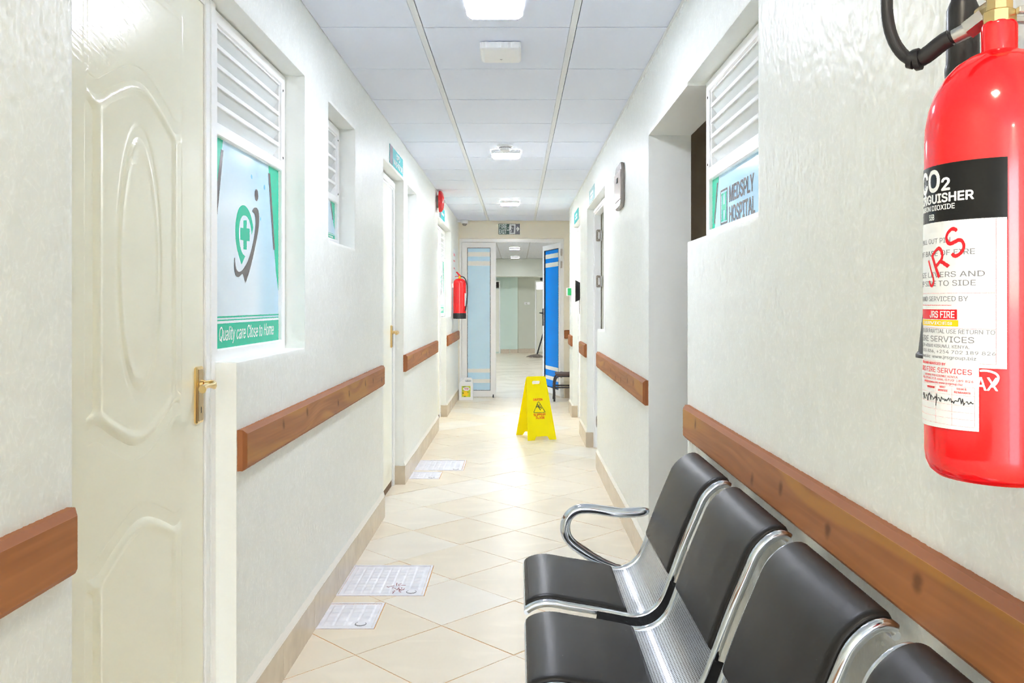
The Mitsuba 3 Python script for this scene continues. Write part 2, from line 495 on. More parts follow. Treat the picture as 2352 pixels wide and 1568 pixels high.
# ---- access covers let into the floor
COVER_LABELS = ['larger pale grey plastic floor cover with reddish scribble, in front of the smaller near one',
                'small pale grey floor cover nearest the camera beside the left skirting',
                'larger pale floor cover farther along the left skirting, past the washroom door',
                'small pale floor cover just past the washroom door']
for (x0, x1, y0, y1), lb in zip(COVERS, COVER_LABELS):
    t = thing('floor_access_cover', lb, 'floor cover', None)
    obj('rim', extrude(sbox(x0 + 0.002, y0 + 0.002, x1 - 0.002, y1 - 0.002).difference(sbox(x0 + 0.011, y0 + 0.011, x1 - 0.011, y1 - 0.011)), 0.0055).apply_translation((0, 0, -0.004)), 'm_cover', t)
    # plate with raised square studs
    ux, uy = np.arange(x0 + 0.0125, x1 - 0.012, 0.0036), np.arange(y0 + 0.0125, y1 - 0.012, 0.0036)
    CX, CY = np.meshgrid(ux, uy, indexing='ij')
    sx_, sy_ = (x1 - x0 - 0.06) / round((x1 - x0 - 0.06) / 0.042), (y1 - y0 - 0.06) / round((y1 - y0 - 0.06) / 0.042)
    du, dv = np.abs((CX - x0 - 0.03) / sx_ % 1 - 0.5), np.abs((CY - y0 - 0.03) / sy_ % 1 - 0.5)
    inside = (CX > x0 + 0.03) & (CX < x1 - 0.03) & (CY > y0 + 0.03) & (CY < y1 - 0.03)
    stud = np.clip((0.47 - np.maximum(du, dv)) / 0.09, 0, 1) * inside
    flat_ = np.hypot(CX - (x1 - 0.06), CY - (y0 + 0.05)) < 0.04
    hz = -0.0008 + 0.0032 * np.where(flat_, 0.25, stud)
    i_, j_ = np.meshgrid(np.arange(len(ux) - 1), np.arange(len(uy) - 1), indexing='ij')
    q_ = (i_ * len(uy) + j_).ravel()
    n_ = len(uy)
    obj('plate', trimesh.Trimesh(np.c_[CX.ravel(), CY.ravel(), hz.ravel()], np.vstack([np.c_[q_, q_ + n_, q_ + n_ + 1], np.c_[q_, q_ + n_ + 1, q_ + 1]]), process=False), 'm_cover', t, smooth=True)
    obj('seam', box(x0 + 0.001, x1 - 0.001, y0 + 0.001, y1 - 0.001, -0.008, -0.003), 'm_ink_grey', t)
    kx, ky = x1 - 0.06, y0 + 0.05
    obj('lifting_recess', shift(extrude(Point(0, 0).buffer(0.022).difference(Point(0, 0.004).buffer(0.019)), 0.001), kx, ky, 0.0001), 'm_ink_grey', t)
    if lb.startswith('larger pale grey'):
        st = []
        r2 = np.random.default_rng(5)
        for k in range(16):
            a = np.array((x1 - 0.115, y0 + 0.10)) + r2.normal(0, 1, 2) * (0.022, 0.038)
            b = a + r2.normal(0, 1, 2) * (0.012, 0.02)
            st.append(LineString([a, (a + b) / 2 + r2.normal(0, 0.004, 2), b]).buffer(0.0016))
        k_ = obj('marker_scribble', shift(extrude(unary_union(st), 0.0006), 0, 0, 0.0022), 'm_scribble', t)
        part_label(k_, 'reddish brown scribbled marks')

# ---- ceiling: panels, main tees, cross tees, each a piece of its own
ce = struct('ceiling', 'suspended ceiling of pale square panels over the corridor', box(-1.0, 1.5, YB - 0.1, YE + 0.1, H + 0.05, H + 0.10), 'm_plenum')
TEE = 0.0245
TX = [XL, -0.384, 0.217, XR]
LINES = [3.40 + 0.6003 * k for k in range(-12, 15)]
LINES = [y for y in LINES if YB < y < YE - 0.05]
for x in TX[1:3]:
    obj('main_tee', bbox(x - TEE / 2, x + TEE / 2, YB, YE, H, H + 0.03, 0.0008), 'm_ceiling_tee', ce)
rows = [YB] + LINES + [YE]
for k in range(len(rows) - 1):
    for c in range(3):
        x0 = TX[c] + (TEE / 2 + 0.003 if c else 0.004)
        x1 = TX[c + 1] - (TEE / 2 + 0.001 if c < 2 else 0.0)
        gap = 0.0065 if k % 2 == 0 else 0.003
        y0, y1 = rows[k] + 0.011, rows[k + 1] - 0.011 - gap
        dz = rng.uniform(0, 0.0008)
        if rows[k + 1] > YE - 0.01:
            y1 = YE - 0.018
        obj('panel', bbox(x0, x1, y0, y1, H + 0.0005 + dz, H + 0.012, 0.0008), 'm_ceiling_panel', ce)
        if k:
            obj('cross_tee', bbox(x0, x1, rows[k] - 0.011, rows[k] + 0.0108, H + 0.0003, H + 0.02, 0.0006), 'm_ceiling_panel', ce)
rj = struct('trim_1', 'pale angle strip along the top of the right wall', cat(box(XR - 0.012, XR, YB, 9.89, H - 0.004, H - 0.0015), box(XR - 0.002, XR, YB, 9.89, H - 0.022, H - 0.003)), 'm_ceiling_tee')

lc = struct('ceiling_lobby', 'grey-white panel ceiling of the lobby beyond the glass doors', box(-2.4, 2.4, YE + 0.12, YF + 0.2, H, H + 0.05), 'm_lobby_ceiling')


# ---- walls
def vnoise(x, y, seed=0):
    return meshkit.noise(np.stack([x, y, np.full_like(x, 0.5 + seed)], -1), seed)


def relief(y, z):
    """trowelled plaster, worm-like flecks stretched upwards: height in metres"""
    w1, w2 = vnoise(y * 26, z * 26, 1), vnoise(y * 26 + 40, z * 26, 4)
    a = vnoise(y * 100 + w1 * 4, z * 84 + w2 * 4, 2)
    b = vnoise(y * 120, z * 100, 3)
    r = 1 - np.abs(2 * a - 1)
    return 0.0030 * r ** 2 * (0.35 + 0.65 * b) + 0.0008 * b + 0.0012 * w1


def wall(name, label, yz, holes, xf, xb):
    """a wall parallel to the corridor: (Y, Z) extent with openings; xf is its face, xb its back. The face is modelled plaster, finer where it is nearer."""
    s = 1 if xf < 0 else -1
    pg = sbox(*yz)
    for h in holes:
        pg = pg.difference(sbox(*h))
    m = extrude(pg, abs(xb - xf))
    v = np.array(m.vertices)
    m = trimesh.Trimesh(np.c_[v[:, 2] + min(xf, xb), v[:, 0], v[:, 1]], m.faces, process=False)
    front = (np.abs(m.face_normals[:, 0]) > 0.9) & (np.abs(m.triangles_center[:, 0] - xf) < 1e-4)
    _, rev = split_faces(m, front)
    ys, zs = {yz[0], yz[2]}, {yz[1], yz[3]}
    for h in holes:
        ys |= {h[0], h[2]}
        zs |= {max(h[1], yz[1]), h[3]}
    ys, zs = sorted(ys | {0.9, 1.5, 3.2, 5.2, 8.5}), sorted(zs)
    Y = [ys[0]]
    for a_, b_ in zip(ys[:-1], ys[1:]):
        c = (a_ + b_) / 2
        st = 0.08 if c < 0.9 else 0.0034 if c < 1.5 else 0.0045 if c < 3.2 else 0.0062 if c < 5.2 else 0.0105 if c < 8.5 else 0.02
        n = max(1, round((b_ - a_) / st))
        Y += list(a_ + (b_ - a_) * np.arange(1, n + 1) / n)
    Z = [zs[0]]
    for a_, b_ in zip(zs[:-1], zs[1:]):
        n = max(1, round((b_ - a_) / 0.0066))
        Z += list(a_ + (b_ - a_) * np.arange(1, n + 1) / n)
    Y, Z = np.array(Y), np.array(Z)
    G, K = np.meshgrid(Y, Z, indexing='ij')
    e = np.full(G.shape, 9.0)
    for h in holes:                      # plain at the arrises of the openings
        dx = np.maximum(np.maximum(h[0] - G, G - h[2]), 0)
        dz = np.maximum(np.maximum(h[1] - K, K - h[3]), 0)
        e = np.minimum(e, np.hypot(dx, dz))
    hgt = relief(G, K) * np.clip(e / 0.012, 0, 1) ** 0.7
    V = np.c_[(xf + s * hgt).ravel(), G.ravel(), K.ravel()]
    i, j = np.meshgrid(np.arange(len(Y) - 1), np.arange(len(Z) - 1), indexing='ij')
    cy, cz = (Y[:-1] + Y[1:])[i] / 2, (Z[:-1] + Z[1:])[j] / 2
    ok = np.ones(cy.shape, bool)
    for h in holes:
        ok &= ~((cy > h[0]) & (cy < h[2]) & (cz > h[1]) & (cz < h[3]))
    q = (i * len(Z) + j)[ok]
    nz = len(Z)
    f = np.vstack([np.c_[q, q + nz, q + nz + 1], np.c_[q, q + nz + 1, q + 1]])
    used, inv = np.unique(f, return_inverse=True)
    face = trimesh.Trimesh(V[used], inv.reshape(f.shape), process=False)
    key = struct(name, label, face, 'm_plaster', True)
    obj('reveal', rev, 'm_reveal', key)
    return key


HD = 2.06
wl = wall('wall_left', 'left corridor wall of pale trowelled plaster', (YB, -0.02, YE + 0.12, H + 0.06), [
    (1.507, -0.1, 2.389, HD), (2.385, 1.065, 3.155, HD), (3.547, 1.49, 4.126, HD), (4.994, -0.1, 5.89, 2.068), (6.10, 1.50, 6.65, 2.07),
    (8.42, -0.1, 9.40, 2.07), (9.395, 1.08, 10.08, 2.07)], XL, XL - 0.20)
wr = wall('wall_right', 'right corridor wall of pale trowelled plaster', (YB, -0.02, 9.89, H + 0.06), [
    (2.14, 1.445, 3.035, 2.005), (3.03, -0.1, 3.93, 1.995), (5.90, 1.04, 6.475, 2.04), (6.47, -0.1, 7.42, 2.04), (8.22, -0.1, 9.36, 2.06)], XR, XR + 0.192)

# end wall with the door frame's opening, and the alcove to its right
FX0, FX1, FZ = -0.765, 0.605, 2.08
pg = sbox(XL - 0.25, -0.02, 2.6, H + 0.06).difference(sbox(FX0, -0.1, FX1, FZ))
m = extrude(pg, 0.12)
m = on(m, 'front', (0, YE + 0.12, 0))
we = struct('wall_end', 'end wall of warm cream plaster around the double door', m, 'm_beige_plaster')
wa = struct('wall_alcove', 'side wall of the alcove at the right end of the corridor', box(1.30, 1.45, 9.70, YE, -0.02, H + 0.06), 'm_beige_plaster')
wn = struct('wall_alcove_near', 'short near wall of the alcove behind the right corridor wall', box(XR + 0.192, 1.30, 9.70, 9.885, -0.02, H + 0.06), 'm_beige_plaster')
struct('ceiling_alcove', 'ceiling of the alcove', box(XR, 1.5, 9.70, YE, H + 0.001, H + 0.04), 'm_ceiling_panel')
# back wall, behind the camera, with a glazed door to the open air
pg = sbox(XL - 0.25, -0.02, XR + 0.25, H + 0.1).difference(sbox(-0.70, 0.0, 0.45, 2.05))
m = on(extrude(pg, 0.15), 'front', (0, YB, 0))
struct('wall_back', 'back wall of the corridor behind the camera', m, 'm_reveal')

# side room behind the right passage: real, dark
sr = struct('wall_side_room', 'brown walls of the unlit room beyond the right passage',
            cat(box(2.3, 2.4, 1.7, 4.9, 0, 2.5), box(0.788, 2.4, 4.75, 4.9, 0, 2.5), box(0.788, 2.4, 1.6, 1.75, 0, 2.5), box(0.79, 2.4, 1.7, 4.8, 2.45, 2.55)), 'm_dark_room')
struct('floor_side_room', 'floor of the unlit room beyond the right passage', box(0.80, 2.4, 1.7, 4.8, -0.05, -0.002), 'm_lobby_floor')
# small rooms behind the other openings, closed so that no light comes round
struct('wall_rooms_left', 'closing walls of the rooms behind the left wall', box(XL - 0.26, XL - 0.21, YB, YE + 0.1, -0.02, H), 'm_dark_room')
struct('wall_rooms_right', 'closing walls of the rooms behind the farther right doors',
       cat(box(1.6, 1.65, 5.3, 9.69, -0.02, H), box(XR + 0.192, 1.65, 5.25, 5.3, -0.02, H), box(XR + 0.192, 1.65, 5.3, 9.69, -0.06, -0.02), box(XR + 0.192, 1.65, 5.3, 9.69, H, H + 0.05)), 'm_reveal')

# lobby beyond the double door
struct('wall_lobby_left', 'left wall of the lobby', box(-2.5, -2.4, YE, YF, 0, H), 'm_lobby_wall')
struct('wall_lobby_right', 'right wall of the lobby', box(2.4, 2.5, YE, YF, 0, H), 'm_lobby_wall')
struct('wall_lobby_back', 'greyish green far wall of the lobby', box(0.0, 2.5, YF, YF + 0.1, 0, H), 'm_lobby_wall')
struct('wall_lobby_niche', 'pale green piece of the far lobby wall left of the pilaster', box(-2.5, -0.165, YF - 0.06, YF + 0.05, 0, H), 'm_lobby_green')
struct('wall_lobby_pilaster', 'pale green pilaster on the far lobby wall', box(-0.165, 0.0, YF - 0.11, YF + 0.05, 0, H), 'm_lobby_green')
struct('wall_lobby_beam', 'deep plastered beam under the lobby ceiling', bbox(-2.5, 2.5, YF - 0.75, YF - 0.35, 1.875, H, 0.01), 'm_lobby_wall')

# ---- skirting: tiles of about 40 cm with a white fillet above
SK = 0.122


def skirting(name, label, runs, side):
    key = struct(name, label)
    s = 1 if side == 'left' else -1
    x = XL if side == 'left' else XR
    for a, b in runs:
        n = max(1, round((b - a) / 0.41))
        for k in range(n):
            y0, y1 = a + (b - a) * k / n, a + (b - a) * (k + 1) / n
            xs = sorted((x - s * 0.004, x + s * 0.012))
            dz = rng.uniform(-0.0015, 0.0015)
            obj('tile', bbox(xs[0], xs[1], y0 + 0.0007, y1 - 0.0007, -0.003, SK + dz, 0.0012), 'm_skirting', key)
        z0, z1 = SK, SK + 0.042
        q = hull([(x - s * 0.004, y, z) for y in (a + 0.004, b - 0.004) for z in (z0 - 0.01, z1)] + [(x + s * 0.0112, y, z0 - 0.004) for y in (a + 0.002, b - 0.002)]
                 + [(x + s * 0.009, y, z0 + 0.008) for y in (a + 0.002, b - 0.002)])
        obj('fillet', q, 'm_fillet', key)
    return key


bl = skirting('baseboard_left', 'beige skirting tiles along the left wall', [(YB, 1.50), (2.392, 4.99), (5.893, 8.418), (9.403, YE - 0.003)], 'left')
br = skirting('baseboard_right', 'beige skirting tiles along the right wall', [(YB, 3.025), (3.935, 6.465), (7.423, 8.218), (9.363, 9.888)], 'right')
for y in (5.89, 9.40):
    obj('return_tile', bbox(XL - 0.06, XL + 0.012, y - 0.012, y + 0.001, -0.003, SK + 0.004, 0.0012), 'm_skirting', bl)
for y in (7.42, 9.36):
    obj('return_tile', bbox(XR - 0.012, XR + 0.06, y - 0.012, y + 0.001, -0.003, SK + 0.004, 0.0012), 'm_skirting', br)
be = struct('baseboard_end', 'beige skirting tiles at the foot of the end wall in the alcove')
for k in range(2):
    obj('tile', bbox(FX1 + 0.01 + 0.34 * k, FX1 + 0.345 + 0.34 * k, YE - 0.012, YE + 0.002, -0.003, SK, 0.0012), 'm_skirting', be)
blb = struct('baseboard_lobby', 'brownish skirting tiles at the foot of the far lobby wall')
obj('tile', bbox(-0.42, -0.20, YF - 0.075, YF - 0.055, 0, 0.10, 0.002), 'm_skirting', blb)
obj('tile', bbox(-0.19, 0.0, YF - 0.125, YF - 0.105, 0, 0.10, 0.002), 'm_skirting', blb)
obj('tile', bbox(0.0, 0.43, YF - 0.02, YF + 0.005, 0, 0.11, 0.002), 'm_skirting', blb)


# ================================================================== DOORS AND WINDOWS
def arch(t, amp):
    """ogee shoulder: 0 at the ends, amp in the middle; t from -1 to 1"""
    return amp * (0.5 + 0.5 * np.cos(np.pi * np.clip(t * 1.12, -1, 1))) - 0.22 * amp * np.exp(-((np.abs(t) - 0.84) / 0.17) ** 2)


def groove(dist):
    """height of the moulding against the distance inside its contour"""
    xs = [-1, -0.006, 0.0, 0.006, 0.013, 0.022, 0.034, 0.047, 0.054, 0.062, 1]
    hs = [0, 0.0000, 0.0004, -0.0060, -0.0085, -0.0050, 0.0030, 0.0070, 0.0058, 0.0016, 0.0010]
    return np.interp(dist, xs, hs)


def moulded_leaf(y0, y1, z0, z1, x):
    """pressed door face towards +X, with two arched panels and an oval"""
    ny, nz = int((y1 - y0) / 0.004), int((z1 - z0) / 0.004)
    Y, Z = np.meshgrid(np.linspace(y0, y1, ny), np.linspace(z0, z1, nz), indexing='ij')
    yl, yr = y0 + 0.150, y1 - 0.150
    t = (Y - (yl + yr) / 2) / ((yr - yl) / 2)
    s = z1 - 2.02
    ztop = 1.690 + arch(t, 0.062)
    zbot = 0.945 - arch(t, 0.058)
    side = np.minimum(Y - yl, yr - Y)
    ease = lambda d_: np.clip(d_ / 0.02, 0, 1) ** 2 * (3 - 2 * np.clip(d_ / 0.02, 0, 1))

    def field(dz):
        band = 1 - ease(dz - 0.048)
        return np.where(dz < -0.02, 0, groove(dz) * ease(side) * band + groove(side) * (1 - band))
    h = field(np.minimum(ztop - Z, Z - zbot))
    dt = np.minimum(side, 1.945 - Z)
    h += -0.0022 * np.exp(-(dt / 0.004) ** 2) * (Z > ztop + 0.004)
    zt2 = 0.725 + arch(t, 0.055)
    h += field(zt2 - Z) * (Z > 0.30) + groove(np.minimum(side, Z - 0.26)) * (Z <= 0.30)
    e = np.sqrt(((Y - (yl + yr) / 2) / 0.108) ** 2 + ((Z - 1.318) / 0.292) ** 2)
    r = (e - 1) * 0.11
    h += -0.0040 * np.exp(-(r / 0.006) ** 2) + 0.0024 * np.exp(-((r + 0.012) / 0.007) ** 2)
    h = gaussian_filter(h, 0.8)
    v = np.c_[(x + h).ravel(), Y.ravel(), Z.ravel()]
    i, j = np.meshgrid(np.arange(ny - 1), np.arange(nz - 1), indexing='ij')
    a = (i * nz + j).ravel()
    f = np.vstack([np.c_[a, a + nz, a + nz + 1], np.c_[a, a + nz + 1, a + 1]])
    return trimesh.Trimesh(v, f, process=False)


def lever_handle(par, x, s, yc, z, far=-1):
    """brass plate and lever on a door in a side wall; s: +1 towards +X; far: direction of the lever along Y"""
    px = sorted((x, x + s * 0.009))
    h = numbered(par + '__handle')
    scene[h] = mikit.ply(bbox(px[0], px[1], yc - 0.024, yc + 0.024, z - 0.075, z + 0.075, 0.004), 'm_brass')
    pf = sorted((x + s * 0.0085, x + s * 0.0105))
    obj('plate_face', bbox(pf[0], pf[1], yc - 0.016, yc + 0.016, z - 0.068, z + 0.068, 0.001), 'm_brass_dull', h)
    obj('keyhole', bbox(*sorted((x + s * 0.0095, x + s * 0.0112)), yc - 0.002, yc + 0.002, z - 0.047, z - 0.031, 0.0003), 'm_dark', h)
    zz = z + 0.028
    obj('rose', cyl((x + s * 0.0095, yc, zz), (x + s * 0.019, yc, zz), 0.012), 'm_brass', h, smooth=35)
    p = spline([(x + s * 0.018, yc, zz), (x + s * 0.040, yc, zz), (x + s * 0.052, yc + far * 0.018, zz - 0.001), (x + s * 0.052, yc + far * 0.06, zz + 0.002), (x + s * 0.05, yc + far * 0.10, zz - 0.004)], 26)
    tt = np.linspace(0, 1, 26)
    obj('lever', sweep(p, 0.0085 + 0.003 * np.sin(tt * 7), 0.007 + 0.0025 * np.cos(tt * 6), n=16, up=(0, 0, 1)), 'm_brass', h, smooth=40)
    return h


def jamb(side, y0, y1, zt, x, w=0.055, depth=0.06, gap=0.0):
    """three-sided door frame in a side wall"""
    s = 1 if side == 'left' else -1
    xs = sorted((x + s * 0.004, x - s * depth))
    mm = [bbox(*xs, y0, y0 + w, 0.0, zt, 0.003), bbox(*xs, y1 - w, y1, 0.0, zt, 0.003), bbox(*xs, y0, y1, zt - w, zt, 0.003)]
    # stop bead
    xb = sorted((x + s * 0.004, x + s * 0.012))
    mm += [bbox(*xb, y1 - w + 0.014, y1 - 0.014, 0.0, zt - 0.014, 0.002), bbox(*xb, y0 + 0.014, y0 + w - 0.014, 0.0, zt - 0.014, 0.002), bbox(*xb, y0, y1, zt - w + 0.014, zt - 0.014, 0.002)]
    return cat(*mm)


d1 = struct('door_1', 'near left cream door with arched moulded panels and an oval')
obj('leaf', cat(moulded_leaf(1.535, 2.315, 0.012, 2.03, -0.842), box(-0.885, -0.8425, 1.535, 2.315, 0.012, 2.03)), 'm_cream_door', d1, smooth=40)
obj('edge', box(-0.885, -0.846, 2.316, 2.3185, 0.012, 2.03), 'm_brown_gap', d1)
obj('frame', cat(jamb('left', 1.509, 1.533, 2.058, -0.842, 0.022), bbox(-0.90, -0.836, 2.319, 2.3515, 0, 2.058, 0.002), bbox(-0.90, -0.8385, 2.35, 2.354, 0, 2.058, 0.0005), bbox(-0.90, -0.834, 2.353, 2.389, 0, 2.058, 0.002), bbox(-0.90, -0.838, 1.51, 2.389, 2.032, 2.058, 0.002)), 'm_white_frame', d1)
lever_handle(d1, -0.842, 1, 2.272, 0.99)

d2 = struct('door_2', 'cream washroom door in the left wall with a brass handle')
obj('leaf', bbox(-0.885, -0.846, 5.04, 5.815, 0.045, 2.0, 0.002), 'm_cream_door_smooth', d2)
obj('frame', jamb('left', 4.996, 5.888, 2.06, -0.846, 0.065), 'm_white_frame', d2)
obj('threshold_gap', box(-0.88, -0.85, 5.06, 5.822, 0.0, 0.043), 'm_brown_gap', d2)
lever_handle(d2, -0.846, 1, 5.775, 1.01)

d3 = struct('door_3', 'farthest left door beside its window')
obj('leaf', bbox(-0.885, -0.846, 8.46, 9.335, 0.045, 2.0, 0.002), 'm_cream_door_smooth', d3)
obj('frame', jamb('left', 8.422, 9.395, 2.06, -0.846, 0.06), 'm_white_frame', d3)
obj('threshold_gap', box(-0.88, -0.846, 8.48, 9.36, 0.0, 0.03), 'm_brown_gap', d3)

d4 = struct('door_4', 'right door standing open behind its low wall, steel hinges on the white jamb')
obj('frame', jamb('right', 6.472, 7.418, 2.035, XRP, 0.05, 0.05), 'm_white_frame', d4)
obj('leaf', bbox(0.716, 1.50, 7.385, 7.42, 0.01, 2.0, 0.002), 'm_cream_door_smooth', d4)
obj('gap', box(0.699, 0.712, 7.372, 7.40, 0.01, 2.0), 'm_brown_gap', d4)


def hinge(par, z):
    pl = rrect(0.040, 0.10, 0.012).difference(rrect(0.016, 0.062, 0.007, 0.004, 0))
    h = obj('hinge', on(extrude(pl, 0.004), 'front', (0.688, 7.366, z)), 'm_nickel', par)
    obj('knuckle', cyl((0.712, 7.362, z - 0.045), (0.712, 7.362, z + 0.045), 0.007), 'm_steel', h, smooth=35)
    for q in (-0.036, 0.036):
        obj('screw', cyl((0.676, 7.3625, z + q), (0.676, 7.361, z + q), 0.004, 10), 'm_steel', h)


for z in (1.81, 1.42, 0.225):
    hinge(d4, z)

d5 = struct('door_5', 'farther right door, white, in its recess')
obj('leaf', bbox(XRP + 0.004, XRP + 0.044, 8.27, 9.31, 0.012, 2.0, 0.002), 'm_white_frame', d5)
obj('frame', jamb('right', 8.222, 9.358, 2.055, XRP, 0.05), 'm_white_frame', d5)


def louvre_window(name, label, side, y0, y1, z0, z1, ztr0, ztr1, nb, fr=0.038):
    s = 1 if side == 'left' else -1
    x = -0.852 if side == 'left' else 0.664
    xs = sorted((x - s * 0.045, x + s * 0.006))
    k = struct(name, label)
    fm = [bbox(*xs, y0, y0 + fr, z0, z1, 0.003), bbox(*xs, y1 - fr, y1, z0, z1, 0.003), bbox(*xs, y0, y1, z1 - fr, z1, 0.003), bbox(*xs, y0, y1, z0, z0 + fr, 0.003),
          bbox(*xs, y0, y1, ztr0, ztr1, 0.003)]
    obj('frame', cat(*fm), 'm_white_frame', k)
    a, b = y0 + fr, y1 - fr
    obj('pane', box(*sorted((x - s * 0.014, x - s * 0.010)), a, b, z0 + fr, ztr0), 'm_blade', k)
    lo, hi = ztr1, z1 - fr
    # white side channels and screws
    for yy in ((a, a + 0.008), (b - 0.008, b)):
        obj('side_channel', box(*sorted((x - s * 0.05, x - s * 0.004)), *yy, lo, hi), 'm_white_frame', k)
    p = (hi - lo) / nb
    for q in range(nb):
        zc = lo + p * (q + 0.5)
        wdt = p * 0.60
        f, r = x - s * 0.004, x - s * 0.042       # front edge high, back edge low
        pts = []
        for yy in (a + 0.008, b - 0.008):
            pts += [(f, yy, zc + wdt), (f, yy, zc + wdt - 0.009), (r, yy, zc - wdt), (r, yy, zc - wdt + 0.009)]
        bl_ = obj('louvre_blade', hull(pts), 'm_blade', k)
        obj('front_edge', bbox(*sorted((f - s * 0.001, f + s * 0.004)), a + 0.008, b - 0.008, zc + wdt - 0.012, zc + wdt + 0.001, 0.001), 'm_white_frame', bl_)
    obj('backing', box(*sorted((x - s * 0.046, x - s * 0.043)), a, b, lo, hi), 'm_blade', k)
    for zz in (hi - 0.02, lo + 0.012):
        yy = b + 0.010 if side == 'left' else b + 0.010
        obj('screw', cyl((x + s * 0.005, yy, zz), (x + s * 0.0075, yy, zz), 0.0045, 10), 'm_dark', k)
    return k


w1 = louvre_window('window_1', 'near left louvred window above the poster, beside the moulded door', 'left', 2.40, 3.145, 1.062, 2.055, 1.706, 1.742, 5)
obj('sill', bbox(-0.90, XL - 0.001, 2.392, 3.15, 1.055, 1.068, 0.002), 'm_reveal', w1)
w2 = louvre_window('window_2', 'small high louvred window in the left wall', 'left', 3.55, 4.10, 1.49, 2.055, 1.70, 1.732, 5)
w3 = louvre_window('window_3', 'second small high window in the left wall, past the washroom door', 'left', 6.105, 6.63, 1.50, 2.065, 1.71, 1.742, 5)
w4 = louvre_window('window_4', 'farthest left louvred window above its poster', 'left', 9.41, 10.06, 1.085, 2.065, 1.71, 1.742, 5)
w5 = louvre_window('window_5', 'right louvred window above the hospital name', 'right', 2.15, 3.02, 1.445, 2.0, 1.655, 1.698, 5)
w6 = louvre_window('window_6', 'farther right window above the low wall', 'right', 5.905, 6.46, 1.04, 2.035, 1.69, 1.722, 5)

# double door at the end of the corridor
dg = struct('door_6', 'white framed double glass door at the end of the corridor, right leaf open')
YD = YE + 0.02
obj('frame', cat(bbox(FX0, FX0 + 0.03, YD, YD + 0.07, 0, FZ, 0.003), bbox(FX1 - 0.045, FX1, YD, YD + 0.07, 0, FZ, 0.003), bbox(FX0, FX1, YD, YD + 0.07, FZ - 0.045, FZ, 0.003)), 'm_white_frame', dg)


def glass_leaf(x0, x1, flip, film, mirror_clear):
    """leaf in its own frame: along +x from 0 to w, front towards -y"""
    w = x1 - x0
    z0, z1 = 0.012, FZ - 0.048
    st = 0.072
    fr_ = cat(bbox(0, st, 0.0, 0.045, z0, z1, 0.003), bbox(w - st, w, 0.0, 0.045, z0, z1, 0.003), bbox(0, w, 0.0, 0.045, z1 - 0.07, z1, 0.003), bbox(0, w, 0.0, 0.045, z0, z0 + 0.078, 0.003))
    g0, g1 = z0 + 0.078, z1 - 0.07
    gasket = cat(*[box(*q) for q in ((st, st + 0.005, -0.001, 0.02, g0, g1), (w - st - 0.005, w - st, -0.001, 0.02, g0, g1), (st, w - st, -0.001, 0.02, g1 - 0.006, g1), (st, w - st, -0.001, 0.02, g0, g0 + 0.006))])
    glass = box(st, w - st, 0.020, 0.024, g0, g1)
    zs = [g0, g0 + 0.10, g0 + 0.15, g0 + 0.235, g0 + 0.285]
    films = [('film', box(st, w - st, 0.0185, 0.0195, zs[0], zs[1])), ('stripe', box(st, w - st, 0.018, 0.019, zs[1], zs[2])), ('film', box(st, w - st, 0.0185, 0.0195, zs[2], zs[3])),
             ('stripe', box(st, w - st, 0.018, 0.019, zs[3], zs[4])), ('film', box(st, w - st, 0.0185, 0.0195, zs[4], g1 - 0.235)),
             ('stripe', box(st, w - st, 0.018, 0.019, g1 - 0.235, g1 - 0.175)), ('film', box(st, w - st, 0.0185, 0.0195, g1 - 0.175, g1 - 0.115)),
             ('stripe', box(st, w - st, 0.018, 0.019, g1 - 0.115, g1 - 0.055)), ('film', box(st, w - st, 0.0185, 0.0195, g1 - 0.055, g1))]
    return fr_, gasket, glass, films


def place(m, M):
    m = m.copy()
    m.apply_transform(M)
    return m


LX0, LX1 = FX0 + 0.032, -0.285
fr_, gk, gl, fl = glass_leaf(LX0, LX1, False, 'm_film_pale', True)
M = np.eye(4)
M[:3, 3] = (LX0, YD + 0.012, 0)
lfk = obj('leaf', place(fr_, M), 'm_white_frame', dg)
obj('gasket', place(gk, M), 'm_ink_grey', lfk)
obj('glass', place(gl, M), 'm_poster_white', lfk)
for nm, q in fl:
    kk = obj(nm, place(q, M), 'm_film_pale' if nm == 'film' else 'm_film_stripe', lfk)
obj('bolt', cyl((LX1 - 0.035, YD + 0.006, 0.0), (LX1 - 0.035, YD + 0.006, 0.04), 0.008, 12), 'm_ink_black', lfk)
# right leaf, hinged at the right jamb and opened into the lobby
W = 0.80
fr_, gk, gl, fl = glass_leaf(0, W, False, 'm_film_blue', False)
ang = math.radians(-75)
# leaf frame: x from the free edge (0) to the hinge (W); hinge at (HX, HY)
HX, HY = FX1 - 0.048, YD + 0.02
R = np.eye(4)
c_, s_ = math.cos(ang), math.sin(ang)
R[:2, :2] = [[c_, -s_], [s_, c_]]
off = np.eye(4)
off[0, 3] = -W
M = R @ off
M[:3, 3] += (HX, HY, 0)
lfk = obj('leaf', place(fr_, M), 'm_white_frame', dg)
obj('gasket', place(gk, M), 'm_ink_black', lfk)
obj('glass', place(gl, M), 'm_film_blue', lfk)
for nm, q in fl:
    obj(nm, place(q, M), 'm_film_blue' if nm == 'film' else 'm_film_stripe', lfk)
hd = cat(bbox(0.018, 0.05, -0.012, 0.0, 0.92, 1.16, 0.003), sweep(spline([(0.034, -0.01, 1.10), (0.034, -0.05, 1.10), (0.06, -0.055, 1.10), (0.14, -0.055, 1.095)], 14), 0.009, up=(0, 0, 1)),
         bbox(0.018, 0.05, 0.045, 0.057, 0.92, 1.16, 0.003), sweep(spline([(0.034, 0.055, 1.10), (0.034, 0.095, 1.10), (0.06, 0.10, 1.10), (0.14, 0.10, 1.095)], 14), 0.009, up=(0, 0, 1)))
kk = obj('handle', place(hd, M), 'm_black_plastic', lfk)
